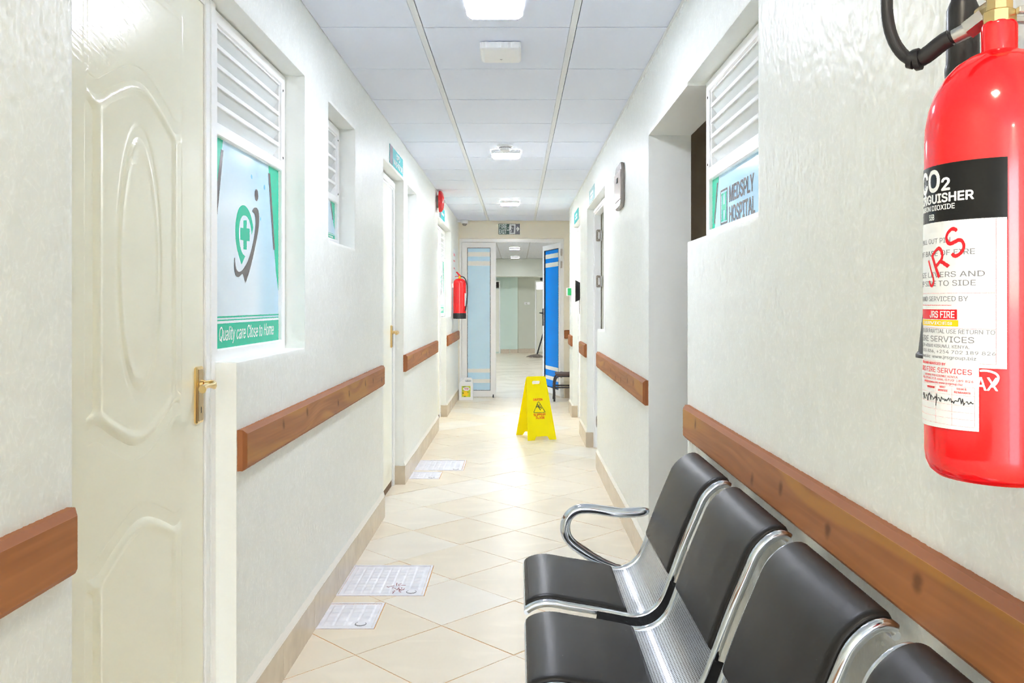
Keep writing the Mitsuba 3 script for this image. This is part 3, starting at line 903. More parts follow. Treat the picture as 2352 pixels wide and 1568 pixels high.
for z in (1.90, 1.74, 0.30):
    obj('hinge', cat(bbox(HX + 0.004, HX + 0.026, YD - 0.012, YD + 0.01, z - 0.045, z + 0.045, 0.003)), 'm_nickel', dg)

# lobby doors far beyond
dl = struct('door_7', 'far lobby door with a bright transom light')
obj('frame', cat(bbox(0.43, 0.465, YF - 0.04, YF + 0.01, 0, 1.79, 0.004), bbox(0.43, 1.3, YF - 0.04, YF + 0.01, 1.76, 1.80, 0.004)), 'm_white_frame', dl)
obj('leaf', bbox(0.465, 1.27, YF - 0.02, YF + 0.01, 0.03, 1.58, 0.004), 'm_cream_door_smooth', dl)
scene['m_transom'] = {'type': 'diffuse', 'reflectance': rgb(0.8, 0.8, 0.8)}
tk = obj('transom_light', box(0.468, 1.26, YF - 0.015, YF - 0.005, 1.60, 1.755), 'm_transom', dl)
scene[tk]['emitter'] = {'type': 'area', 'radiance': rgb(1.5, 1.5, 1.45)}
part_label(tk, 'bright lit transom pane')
dm = struct('door_8', 'far lobby door with a dark transom at the left')
obj('frame', cat(bbox(-0.465, -0.435, YF - 0.10, YF - 0.05, 0, 1.80, 0.004), bbox(-1.3, -0.435, YF - 0.10, YF - 0.05, 1.77, 1.80, 0.004)), 'm_white_frame', dm)
obj('leaf', bbox(-1.27, -0.465, YF - 0.085, YF - 0.05, 0.03, 1.60, 0.004), 'm_cream_door_smooth', dm)
obj('transom_light', box(-1.26, -0.468, YF - 0.08, YF - 0.06, 1.62, 1.765), 'm_dark', dm)

# glazed back door behind the camera: daylight
db = struct('door_9', 'open back doorway to the yard behind the camera')
obj('frame', cat(bbox(-0.70, -0.64, YB - 0.10, YB - 0.05, 0, 2.05, 0.004), bbox(0.38, 0.45, YB - 0.10, YB - 0.05, 0, 2.05, 0.004), bbox(-0.70, 0.45, YB - 0.10, YB - 0.05, 1.98, 2.05, 0.004)), 'm_white_frame', db)
obj('threshold', bbox(-0.64, 0.38, YB - 0.10, YB - 0.05, 0, 0.03, 0.004), 'm_steel', db)

# ================================================================== LAMPS
lamp_box = rrect(0.205, 0.205, 0.03)
scene['m_lamp'] = {'type': 'diffuse', 'reflectance': rgb(0.85, 0.85, 0.85)}


def ceiling_lamp(x, y, label, group=None, z=H, rad=LAMP_RADIANCE):
    t = thing('ceiling_light', label, 'light', group)
    obj('base', shift(extrude(rrect(0.17, 0.17, 0.02), 0.006), x, y, z - 0.005), 'm_white_plastic', t)
    obj('rim', shift(extrude(lamp_box.difference(lamp_box.buffer(-0.006)), 0.026), x, y, z - 0.029), 'm_white_plastic', t, smooth=30)
    k = obj('diffuser', shift(bevel_prism(lamp_box.buffer(-0.0065), 0.034, 0.011, 3), x, y, z - 0.040), 'm_lamp', t, smooth=40)
    scene[k]['emitter'] = {'type': 'area', 'radiance': rgb(*rad)}
    return t


LAMP_LABELS = ['square ceiling light at the near end behind the camera', 'square ceiling light above the camera', 'glowing ceiling light nearest the camera, cut by the top edge of the photo',
               'glowing ceiling light behind the smoke detector, middle of the corridor', 'glowing ceiling light farthest along the corridor, before the exit sign']
for y, lb in zip(LAMP_Y, LAMP_LABELS):
    ceiling_lamp(LAMP_X, y, lb, rad=WARM_RADIANCE if y < 1 else END_RADIANCE if y > 9 else MID_RADIANCE if y > 6 else LAMP_RADIANCE)
ceiling_lamp(-0.06, 13.6, 'added unseen square ceiling light to brighten the lobby, hidden by the door head', None, H, LOBBY_RADIANCE)  # extra lamp, never in view, added to brighten the lobby
ceiling_lamp(-0.06, 16.7, 'nearer of the two glowing lobby ceiling lights seen through the open door', None, H, LOBBY_RADIANCE)
ceiling_lamp(-0.06, 19.8, 'farther of the two glowing lobby ceiling lights, close to the beam', None, H, (17, 18, 19))

# ================================================================== CEILING AND WALL DEVICES
# wireless access point
t = thing('wireless_access_point', 'white rounded box with wavy edges on the ceiling near the first light', 'router')
wv = []
for a in np.linspace(-0.085, 0.085, 60):
    wv.append((a, 0.105 + 0.0022 * math.cos(a * 2 * math.pi / 0.029)))
outl = Polygon([(x, y) for x, y in wv] + [(x, -y) for x, y in wv[::-1]]).intersection(rrect(0.178, 0.23, 0.035))
loops = [(0.0, H - 0.006), (0.0, H - 0.022), (0.004, H - 0.031), (0.012, H - 0.035)]
body = hull([(x, y, z) for ins, z in loops for x, y in np.array(outl.buffer(-ins).exterior.coords)[:-1]])
solid = shift(extrude(outl, 0.024), 0, 0, H - 0.028)
top = hull([(x, y, z) for ins, z in [(0.003, H - 0.028), (0.008, H - 0.034), (0.016, H - 0.0365)] for x, y in np.array(outl.buffer(-ins).exterior.coords)[:-1]])
obj('shell', shift(cat(solid, top), LAMP_X + 0.012, 3.66, 0), 'm_white_plastic', t, smooth=30)
obj('mount', shift(extrude(rrect(0.14, 0.16, 0.02), 0.006), LAMP_X + 0.012, 3.66, H - 0.005), 'm_ink_grey', t)
obj('emblem', shift(extrude(Polygon([(-0.006, -0.004), (0.006, -0.004), (0.001, 0.006)]), 0.0006), LAMP_X + 0.012, 3.70, H - 0.0371), 'm_ink_grey', t)

# smoke detector
t = thing('smoke_detector', 'small white domed smoke detector on the ceiling before the second light', 'smoke detector')
obj('base', lathe([(0, 0), (0.052, 0), (0.052, -0.012), (0.046, -0.016), (0, -0.016)], (LAMP_X - 0.003, 5.90, H)), 'm_white_plastic', t, smooth=35)
obj('dome', lathe([(0.040, -0.016), (0.040, -0.030), (0.034, -0.040), (0.018, -0.045), (0, -0.046)], (LAMP_X - 0.003, 5.90, H)), 'm_white_plastic', t, smooth=35)
obj('slot', lathe([(0.0405, -0.018), (0.0425, -0.018), (0.0425, -0.022), (0.0405, -0.022)], (LAMP_X - 0.003, 5.90, H)), 'm_ink_grey', t, smooth=35)

# dome camera in the far corner
t = thing('security_camera', 'white dome security camera in the far left corner under the ceiling', 'security camera')
cx, cy = -0.686, 11.18
obj('housing', lathe([(0, -0.003), (0.043, -0.003), (0.046, -0.010), (0.046, -0.038), (0.040, -0.046), (0, -0.046)], (cx, cy, H)), 'm_white_plastic', t, smooth=35)
obj('bracket', bbox(XL + 0.001, cx - 0.03, cy - 0.02, cy + 0.02, H - 0.030, H - 0.003, 0.002), 'm_white_plastic', t)
obj('lens_dome', lathe([(0.030, -0.046), (0.030, -0.056), (0.024, -0.068), (0.012, -0.075), (0, -0.077)], (cx, cy, H)), 'm_grey_plastic', t, smooth=35)

# alarm bell on the left wall
t = thing('alarm_bell', 'red round fire alarm bell high on the left wall', 'alarm bell')
by, bz = 8.27, 2.205
def axisx(m, x):
    m = m.copy(); v = np.array(m.vertices); m.vertices = np.c_[v[:, 2] + x, v[:, 0] + by, v[:, 1] + bz]; return m
obj('back_box', axisx(lathe([(0, 0), (0.060, 0), (0.060, 0.028), (0, 0.028)]), XL - 0.001), 'm_grey_plastic', t, smooth=35)
obj('gong', axisx(lathe([(0.098, 0.026), (0.101, 0.026), (0.102, 0.038), (0.096, 0.052), (0.078, 0.064), (0.045, 0.071), (0, 0.073)]), XL), 'm_red_paint', t, smooth=35)
obj('centre_bolt', axisx(lathe([(0.012, 0.072), (0.012, 0.080), (0.008, 0.084), (0, 0.084)], n=16), XL), 'm_steel', t, smooth=35)


# door signs
def door_sign(side, y0, y1, z0, z1, label, mat_, band, lines, ink='m_ink_white'):
    s = 1 if side == 'left' else -1
    x = XL if side == 'left' else XR
    t = thing('door_sign', label, 'sign')
    w, h = y1 - y0, z1 - z0
    o = (x + s * 0.001, y0 if side == 'left' else y1, z0)
    obj('panel', on(extrude(sbox(0, 0, w, h), 0.004), side, o), mat_, t)
    if band:
        obj('side_band', on(extrude(sbox(0, 0, w * 0.20, h), 0.0008), side, (o[0] + s * 0.0042, o[1], o[2])), band, t)
    for k, (tx, u, v, wd, hh) in enumerate(lines):
        flat = text(tx, hh * h, wd * w, 0.0006) if tx else extrude(sbox(0, 0, wd * w, hh * h), 0.0006)
        obj('lettering' if tx else 'worn_print', on(shift(flat, u * w, v * h, 0), side, (o[0] + s * 0.0042, o[1], o[2])), ink, t)
    return t


door_sign('left', 5.22, 5.82, 2.083, 2.197, 'teal sign reading OPD WASHROOM with a purple side band, above the left door', 'm_teal', 'm_purple_band',
          [('OPD', 0.47, 0.57, 0.27, 0.30), ('WASHROOM', 0.26, 0.13, 0.69, 0.30)])
door_sign('left', 8.56, 9.16, 2.09, 2.21, 'small teal sign behind the red alarm bell, above the farthest left door', 'm_teal', 'm_purple_band', [('', 0.36, 0.40, 0.44, 0.20)])
door_sign('right', 6.66, 7.15, 2.045, 2.155, 'teal sign with glare painted into its colour above the nearer right door', 'm_teal_glare', None, [('', 0.25, 0.55, 0.5, 0.16), ('', 0.3, 0.26, 0.4, 0.16)])
door_sign('right', 8.41, 9.03, 2.055, 2.167, 'small teal sign above the farther right door', 'm_teal', None, [('', 0.3, 0.52, 0.4, 0.18), ('', 0.25, 0.24, 0.5, 0.18)])

# fire exit sign on the end wall
t = thing('exit_sign', 'dark green FIRE EXIT sign with running figure and arrow over the double door', 'sign')
ex0, ez0, ew, eh = -0.250, 2.134, 0.279, 0.137
O = (ex0, YE - 0.001, ez0)
obj('panel', on(extrude(sbox(0, 0, ew, eh), 0.006), 'front', O), 'm_exit_green', t)
O2 = (ex0, YE - 0.0072, ez0)
obj('grey_field', on(extrude(sbox(ew * 0.5, 0.001, ew - 0.001, eh - 0.001), 0.0005), 'front', O2), 'm_exit_grey', t)
for wd_, lx_, lz_ in (('FIRE', 0.010, 0.078), ('EXIT', 0.007, 0.010)):
    obj('lettering', on(shift(text(wd_, 0.052, 0.097), lx_, lz_), 'front', (ex0, YE - 0.0074, ez0)), 'm_ink_white', t)
u = lambda px, py: ((px - 430) / 1450 * ew, (975 - py) / 705 * eh)
door_f = Polygon([u(1170, 300), u(1590, 290), u(1560, 950), u(1160, 950)]).difference(Polygon([u(1215, 350), u(1500, 400), u(1480, 870), u(1190, 900)]))
leg = LineString([u(1230, 640), u(1300, 720), u(1250, 850)]).buffer(0.0048, quad_segs=3)
leg2 = LineString([u(1190, 600), u(1175, 690), u(1020, 690)]).buffer(0.0048, quad_segs=3)
arm = LineString([u(1180, 455), u(1120, 490), u(1075, 550)]).buffer(0.0036, quad_segs=3)
arm2 = LineString([u(1270, 470), u(1340, 560), u(1435, 550)]).buffer(0.0036, quad_segs=3)
tor = Polygon([u(1170, 450), u(1300, 450), u(1270, 650), u(1160, 650)]).buffer(0.002)
headp = Point(u(1262, 405)).buffer(0.0075)
arrow = unary_union([LineString([u(1620, 610), u(1780, 610)]).buffer(0.0075, cap_style=2), LineString([u(1690, 470), u(1810, 610), u(1690, 760)]).buffer(0.0075, cap_style=2, join_style=2)])
obj('door_outline', on(extrude(door_f, 0.0005), 'front', (ex0, YE - 0.0078, ez0)), 'm_ink_white', t)
obj('running_figure', on(extrude(unary_union([leg, leg2, arm, arm2, tor, headp]), 0.0005), 'front', (ex0, YE - 0.0084, ez0)), 'm_ink_white', t)
obj('arrow', on(extrude(arrow, 0.0005), 'front', (ex0, YE - 0.0078, ez0)), 'm_ink_white', t)

# emergency wall lamp on the right wall
t = thing('emergency_light', 'rounded grey and pinkish emergency light mounted on the right wall', 'light')
o = (XR - 0.002, 4.94, 1.895)
ol = rrect(0.30, 0.255, 0.055)
obj('base', on(bevel_prism(ol, 0.022, 0.009), 'right', o), 'm_grey_plastic', t, smooth=35)
face = ol.buffer(-0.006).intersection(sbox(-1, -0.080, 1, 0.080))
obj('cover', on(shift(extrude(face, 0.005), 0, 0, 0.0205), 'right', o), 'm_pinkish_plastic', t)
obj('diffuser', on(shift(extrude(ol.buffer(-0.012).intersection(sbox(-1, -1, 1, -0.086)), 0.004), 0, 0, 0.0205), 'right', o), 'm_white_plastic', t)
obj('test_button', on(shift(bevel_prism(rrect(0.05, 0.028, 0.004), 0.005, 0.001), 0.01, 0.035, 0.025), 'right', o), 'm_black_plastic', t)

# exit button and keypad near the far right door
t = thing('exit_button', 'small green release button with white sides by the right end of the corridor', 'button')
obj('box', bbox(0.545, XR - 0.001, 9.56, 9.68, 1.318, 1.404, 0.003), 'm_white_plastic', t)
obj('green_face', bbox(0.552, XR - 0.004, 9.557, 9.561, 1.322, 1.400, 0.001), 'm_green_plastic', t)
obj('cable', sweep(spline([(XR - 0.004, 9.60, 1.318), (XR - 0.006, 9.60, 1.22), (XR - 0.003, 9.58, 1.10)], 12), 0.003, n=8, up=(1, 0, 0)), 'm_white_plastic', t, smooth=True)
t = thing('access_keypad', 'black wedge-shaped access keypad jutting from the right wall', 'keypad')
obj('housing', hull([(0.548, 8.20, 1.245), (0.548, 8.20, 1.452), (XR - 0.001, 8.24, 1.268), (XR - 0.001, 8.24, 1.430), (0.553, 8.25, 1.25), (0.553, 8.25, 1.447), (XR - 0.001, 8.33, 1.268), (XR - 0.001, 8.33, 1.430)]), 'm_black_plastic', t)
obj('side_trim', hull([(0.545, 8.198, 1.247), (0.545, 8.198, 1.450), (0.550, 8.252, 1.252), (0.550, 8.252, 1.445), (0.5485, 8.198, 1.247), (0.5485, 8.198, 1.45)]), 'm_nickel', t)
obj('cable', sweep(spline([(XR - 0.004, 8.26, 1.27), (XR - 0.005, 8.26, 1.2), (XR - 0.003, 8.255, 1.13)], 12), 0.003, n=8, up=(1, 0, 0)), 'm_grey_plastic', t, smooth=True)

# lobby wall switches, small black box
t = thing('wall_switch', 'white double socket and switch on the far lobby wall', 'switch')
obj('plate', bbox(0.165, 0.225, YF - 0.012, YF + 0.001, 1.205, 1.265, 0.002), 'm_white_plastic', t)
obj('plate', bbox(0.24, 0.30, YF - 0.012, YF + 0.001, 1.205, 1.265, 0.002), 'm_white_plastic', t)
obj('rocker', bbox(0.20, 0.215, YF - 0.016, YF - 0.011, 1.22, 1.24, 0.001), 'm_brown_gap', t)
t = thing('door_closer', 'small black box above the bright transom in the lobby', 'door closer')
obj('body', bbox(0.565, 0.635, YF - 0.05, YF + 0.001, 1.80, 1.865, 0.004), 'm_black_plastic', t)
obj('mounting_plate', bbox(0.56, 0.64, YF - 0.008, YF + 0.001, 1.795, 1.872, 0.002), 'm_ink_black', t)

# ================================================================== WOODEN BUMPER RAILS
def rail(side, y0, y1, label, m_, z0=0.766, z1=0.880, th=0.026):
    s = 1 if side == 'left' else -1
    x = XL if side == 'left' else XR
    t = thing('wooden_handrail', label, 'handrail', None)
    b = 0.011
    pts = [(x - s * 0.002, y, z) for y in (y0, y1) for z in (z0, z1)]
    pts += [(x + s * (th - 0.010), y, z) for y in (y0, y1) for z in (z0, z1)]
    pts += [(x + s * (th - 0.0005), y, z) for y in (y0 + b, y1 - b) for z in (z0 + b, z1 - b)]
    obj('bevelled_edge', hull(pts), 'm_wood_edge', t)
    obj('board', bbox(*sorted((x + s * 0.004, x + s * th)), y0 + b - 0.001, y1 - b + 0.001, z0 + b - 0.001, z1 - b + 0.001, 0.0015), m_, t)
    return t


rail('left', -0.6, 1.487, 'brown rail at the left edge of the photo, before the moulded door', 'm_wood')
rail('left', 2.392, 4.90, 'long brown rail on the left wall below the poster window', 'm_wood')
rail('left', 5.885, 8.20, 'brown rail on the left wall between the washroom door and the farthest door', 'm_wood')
rail('left', 9.43, 11.20, 'short brown rail on the left wall under the small red extinguisher', 'm_wood')
rail('right', -0.8, 2.995, 'long brown knotted rail on the near right wall behind the black seats', 'm_wood')
rail('right', 3.935, 6.30, 'brown rail on the right wall between the passage and the open door', 'm_wood')
rail('right', 7.43, 8.08, 'short brown rail on the right wall below the black keypad', 'm_wood')
rail('right', 9.37, 9.82, 'tiny rail on the last short piece of the right wall', 'm_wood')
t = thing('wooden_handrail', 'brown rail end facing the camera in the alcove above the stool', 'handrail')
obj('bevelled_edge', bbox(0.607, 1.25, YE - 0.020, YE + 0.002, 0.772, 0.886, 0.010), 'm_wood_edge', t)
obj('board', bbox(0.620, 1.24, YE - 0.0225, YE - 0.005, 0.784, 0.874, 0.0015), 'm_wood', t)

# ================================================================== WINDOW POSTERS
GREENL = [(2.43, 1.71), (2.524, 1.71), (2.466, 1.532), (2.43, 1.50)]
DARKL = [(2.506, 1.677), (2.526, 1.677), (2.456, 1.416), (2.43, 1.40), (2.43, 1.44)]
GREENR = [(2.982, 1.71), (3.12, 1.71), (3.12, 1.25), (3.076, 1.343)]
DARKR = [(2.98, 1.680), (3.002, 1.681), (3.062, 1.42), (3.043, 1.42)]
PIN = [(2.813, 1.478), (2.796, 1.505), (2.762, 1.532), (2.716, 1.541), (2.674, 1.53), (2.646, 1.502), (2.631, 1.459), (2.64, 1.411), (2.666, 1.378), (2.693, 1.352), (2.729, 1.379), (2.697, 1.387),
       (2.674, 1.413), (2.665, 1.447), (2.674, 1.483), (2.697, 1.503), (2.726, 1.509), (2.759, 1.504), (2.784, 1.483), (2.797, 1.453)]
CROSS = [(2.712, 1.491), (2.744, 1.494), (2.744, 1.469), (2.774, 1.47), (2.774, 1.43), (2.744, 1.429), (2.744, 1.401), (2.712, 1.40), (2.712, 1.428), (2.682, 1.428), (2.682, 1.466), (2.712, 1.467)]
SWOOSH = [(2.796, 1.528), (2.813, 1.54), (2.839, 1.547), (2.867, 1.541), (2.878, 1.513), (2.865, 1.469), (2.83, 1.413), (2.796, 1.364), (2.767, 1.329), (2.731, 1.295), (2.702, 1.327), (2.682, 1.316), (2.655, 1.31),
          (2.631, 1.317), (2.621, 1.341), (2.624, 1.366), (2.63, 1.372), (2.631, 1.351), (2.643, 1.332), (2.671, 1.326), (2.705, 1.335), (2.754, 1.362), (2.796, 1.406), (2.827, 1.455), (2.839, 1.498), (2.83, 1.521), (2.813, 1.527)]


def soft(pts, sharp=()):
    """corner cutting, but the corners listed stay sharp"""
    q = [(np.array(p), k in sharp) for k, p in enumerate(pts)]
    for _ in range(3):
        out = []
        for k in range(len(q)):
            (a, sa), (b, sb) = q[k], q[(k + 1) % len(q)]
            if sa:
                out.append((a, True))
            if not sa:
                out.append((a * 0.75 + b * 0.25, False))
            if not sb:
                out.append((a * 0.25 + b * 0.75, False))
        q = out
    return Polygon([p for p, _ in q]).buffer(0)


def poster_left(y0, y1, z0, z1, label, emblem=True):
    x = -0.8605
    t = thing('window_poster', label, 'poster')
    sy, sz = (y1 - y0) / 0.669, (z1 - z0) / 0.606

    def mp(q):
        q = shapely.transform(q, lambda c: np.c_[(c[:, 0] - 2.438) * sy, (c[:, 1] - 1.10) * sz])
        return q.intersection(sbox(0.0005, 0.0005, y1 - y0 - 0.0005, z1 - z0 - 0.0005))

    def lay(name, q, m_, k):
        obj(name, on(extrude(q, 0.0004), 'left', (x + 0.0004 * k, y0, z0)), m_, t)
    obj('sheet', on(extrude(sbox(0, 0, y1 - y0, z1 - z0), 0.0012), 'left', (x - 0.0010, y0, z0)), 'm_poster', t)
    lay('green_corner', mp(Polygon(GREENL).buffer(0)), 'm_poster_green', 1)
    lay('green_corner', mp(Polygon(GREENR).buffer(0)), 'm_poster_green', 1)
    lay('dark_stripe', mp(Polygon(DARKL).buffer(0)), 'm_poster_dark', 2)
    lay('dark_stripe', mp(Polygon(DARKR)), 'm_poster_dark', 2)
    if emblem:
        lay('pin_emblem', mp(unary_union([soft(PIN, (0, 9, 10, 19)), Polygon(CROSS)])), 'm_poster_green', 1)
        lay('figure_emblem', mp(unary_union([soft(SWOOSH, (9, 15)), shapely.affinity.scale(Point(2.846, 1.587).buffer(1), 0.0185, 0.0195)])), 'm_poster_dark', 2)
        for bx_, bz_, br_ in ((2.796, 1.64, 0.007), (2.938, 1.625, 0.009), (2.892, 1.513, 0.006)):
            lay('blue_dot', mp(Point(bx_, bz_).buffer(br_)), 'm_poster_blue', 1)
    lay('green_band', mp(unary_union([sbox(2.43, 1.09, 3.12, 1.172), sbox(2.43, 1.1795, 3.12, 1.183), sbox(2.43, 1.1885, 3.12, 1.193)])), 'm_poster_green', 2)
    lay('white_band', mp(sbox(2.43, 1.171, 3.12, 1.179)), 'm_poster_white', 1)
    tx = text('Quality care Close to Home', 0.040 * sz, 0.555 * sy, 0.0005, False, shear=0.16)
    obj('lettering', on(shift(tx, 0.048 * sy, 0.022 * sz), 'left', (x + 0.0014, y0, z0)), 'm_ink_white', t)
    return t


poster_left(2.438, 3.107, 1.10, 1.706, 'pale blue hospital poster with pin and figure emblem, in the near left window')
poster_left(3.588, 4.062, 1.528, 1.70, 'narrow low poster in the small high left window', False)
poster_left(9.448, 10.022, 1.123, 1.71, 'pale poster in the farthest left window, before the small red extinguisher')

# hospital name in the right window
t = thing('window_poster', 'blue poster with the hospital name and a boxed letter H, in the right window', 'poster')
x = 0.664 + 0.0085
Y1 = 2.982
W5, H5 = Y1 - 2.188, 1.655 - 1.483
OO = lambda k: (x - 0.0004 * k, Y1, 1.483)
obj('sheet', on(extrude(sbox(0, 0, W5, H5), 0.0012), 'right', (x + 0.0010, Y1, 1.483)), 'm_poster_name', t)
rz = lambda pts: Polygon([(Y1 - a, b - 1.483) for a, b in pts]).buffer(0).intersection(sbox(0.0005, 0.0005, W5 - 0.0005, H5 - 0.0005))
obj('green_corner', on(extrude(rz([(2.99, 1.66), (2.885, 1.66), (2.952, 1.478), (2.99, 1.478)]), 0.0004), 'right', OO(1)), 'm_poster_green', t)
obj('dark_stripe', on(extrude(rz([(2.912, 1.636), (2.897, 1.635), (2.943, 1.502), (2.958, 1.503)]), 0.0004), 'right', OO(2)), 'm_poster_dark', t)
bxo = sbox(0.119, 0.006, 0.212, 0.120)
obj('box_outline', on(extrude(bxo.difference(bxo.buffer(-0.006)), 0.0004), 'right', OO(1)), 'm_poster_dark', t)
hh = unary_union([sbox(0.136, 0.016, 0.155, 0.108), sbox(0.180, 0.016, 0.199, 0.108), sbox(0.140, 0.052, 0.195, 0.070), sbox(0.130, 0.016, 0.161, 0.022), sbox(0.174, 0.016, 0.205, 0.022), sbox(0.130, 0.102, 0.161, 0.108), sbox(0.174, 0.102, 0.205, 0.108)])
obj('letter_h', on(extrude(hh, 0.0005), 'right', OO(2)), 'm_poster_green', t)
obj('lettering', on(shift(text('MEDSPLY', 0.048, 0.287), 0.237, 0.070), 'right', OO(2)), 'm_poster_dark', t)
obj('lettering', on(shift(text('HOSPITAL', 0.048, 0.298), 0.237, 0.005), 'right', OO(2)), 'm_poster_dark', t)

# ================================================================== NEAR FIRE EXTINGUISHER
EX, EY, ER = 0.507, 0.910, 0.072
t = thing('fire_extinguisher', 'large red carbon dioxide extinguisher with black and white labels, cut by the right edge', 'fire extinguisher')
prof = [(0, 1.050), (0.040, 1.049), (0.052, 1.047), (0.060, 1.0485), (0.0665, 1.054), (0.0705, 1.063), (0.072, 1.075), (0.072, 1.20), (0.072, 1.40), (0.0712, 1.418), (0.0678, 1.437), (0.0622, 1.453),
        (0.0523, 1.470), (0.0427, 1.481), (0.0287, 1.490), (0.0175, 1.4945)]
cyl_m = lathe(prof, (EX, EY, 0), 128)
k = obj('cylinder', cyl_m, 'm_red_paint', t, smooth=40)
k = obj('neck_ring', lathe([(0.0, 1.492), (0.0168, 1.492), (0.0172, 1.497), (0.0172, 1.521), (0.0155, 1.525), (0.0, 1.525)], (EX, EY, 0), 40), 'm_red_paint', t, smooth=35)
vk = obj('valve', cat(lathe([(0.012, 1.522), (0.0165, 1.524), (0.0165, 1.536), (0.013, 1.538), (0.013, 1.552), (0.017, 1.554), (0.017, 1.572), (0, 1.572)], (EX, EY, 0), 8),
                      cyl((EX, EY, 1.545), (EX - 0.002, EY + 0.030, 1.543), 0.010, 12)), 'm_brass', t, smooth=25)
part_label(vk, 'brass valve')
obj('fitting', cat(cyl((EX - 0.002, EY + 0.022, 1.540), (0.494, 0.948, 1.530), 0.0115, 6), cyl((0.496, 0.944, 1.531), (0.484, 0.958, 1.525), 0.0085, 16)), 'm_steel', vk, smooth=25)
lv = obj('lever', cat(bbox(EX - 0.115, EX + 0.02, EY - 0.012, EY + 0.012, 1.575, 1.583, 0.003), bbox(EX - 0.10, EX + 0.02, EY - 0.011, EY + 0.011, 1.612, 1.620, 0.003), bbox(EX - 0.012, EX + 0.022, EY - 0.010, EY + 0.010, 1.570, 1.618, 0.003)), 'm_red_plain', t)
pth = spline([(0.486, 0.957, 1.5255), (0.472, 0.972, 1.519), (0.454, 0.990, 1.5085), (0.441, 1.0, 1.5235), (0.4305, 1.003, 1.553), (0.429, 1.005, 1.585), (0.437, 1.01, 1.64), (0.462, 1.02, 1.70), (0.50, 1.035, 1.715), (0.530, 1.043, 1.67), (0.538, 1.045, 1.60), (0.538, 1.045, 1.55)], 70)
hk = obj('hose', sweep(pth, 0.0068, n=16, up=(0, 1, 0)), 'm_black_rubber', t, smooth=True)
obj('cuff', cat(sweep(pth[1:7], 0.0095, n=16), cyl(pth[6] , pth[7], 0.0125, 16), cyl(pth[7], pth[8], 0.0105, 16)), 'm_black_plastic', hk, smooth=35)
obj('horn', lathe([(0.0, 1.60), (0.012, 1.60), (0.018, 1.585), (0.0185, 1.52), (0.020, 1.515), (0.020, 1.505), (0.018, 1.50), (0.018, 1.44), (0.024, 1.40), (0.049, 1.172), (0.052, 1.168), (0.052, 1.164), (0.047, 1.165), (0.02, 1.40)], (0.538, 1.045, 0), 40), 'm_black_plastic', t, smooth=35)
obj('wall_bracket', cat(bbox(XR - 0.006, XR + 0.001, EY - 0.03, EY + 0.03, 1.20, 1.62, 0.002), bbox(EX + 0.01, XR - 0.003, EY - 0.02, EY - 0.012, 1.53, 1.537, 0.001), bbox(EX + 0.01, XR - 0.003, EY + 0.012, EY + 0.02, 1.53, 1.537, 0.001),
                        bbox(EX + 0.06, XR - 0.003, EY - 0.02, EY + 0.02, 1.10, 1.13, 0.002)), 'm_steel', t)


def wrap(m, phi0, r0, sub=0.0035):
    """bends flat work (x along the turn in metres, y = height z, z = out) round the cylinder; x = 0 at phi0 degrees"""
    m = m.copy()
    m.merge_vertices()
    v, f = trimesh.remesh.subdivide_to_size(m.vertices, m.faces, sub, max_iter=12)
    R = ER + r0 + v[:, 2]
    ph = math.radians(phi0) + v[:, 0] / ER
    return trimesh.Trimesh(np.c_[EX - R * np.cos(ph), EY - R * np.sin(ph), v[:, 1]], f, process=False)


def sheet(p0, p1, z0, z1, r0, tilt=0.0, n=60):
    a = np.radians(np.linspace(p0, p1, n))
    v, f = [], []
    for i, q in enumerate(a):
        for z in (z0, z1):
            for R in (ER + r0, ER + r0 + 0.00025):
                v.append((EX - R * math.cos(q), EY - R * math.sin(q), z + tilt * (q - a[-1]) * ER))
    for i in range(n - 1):
        b = i * 4
        c = b + 4
        f += [(b + 1, c + 1, c + 3), (b + 1, c + 3, b + 3), (b + 3, c + 3, c + 2), (b + 3, c + 2, b + 2), (b, b + 1, c + 1), (b, c + 1, c)]
    f += [(4 * n - 3, 4 * n - 4, 4 * n - 2), (4 * n - 3, 4 * n - 2, 4 * n - 1), (0, 1, 3), (0, 3, 2)]
    return trimesh.Trimesh(v, f, process=False)


ARC = lambda a: math.radians(a) * ER
PC = 2.0


def ctext(s, end, z, h, bold=True, start=None):
    """lettering centred on the label's middle, its right end at the angle end"""
    w = 2 * ARC(end - PC) if start is None else ARC(end - start)
    return shift(text(s, h, w, 0.00012, bold), ARC(end) - w, z)


lk = obj('black_label', sheet(-66, 66.5, 1.312, 1.3735, 0.0003), 'm_black_label', t, smooth=30)
def heavy(m, o=0.00022):
    return cat(*[shift(m, q_ * o, r_ * o, 0) for q_, r_ in ((0, 0), (1, 0), (-1, 0), (0, 1), (0, -1))])


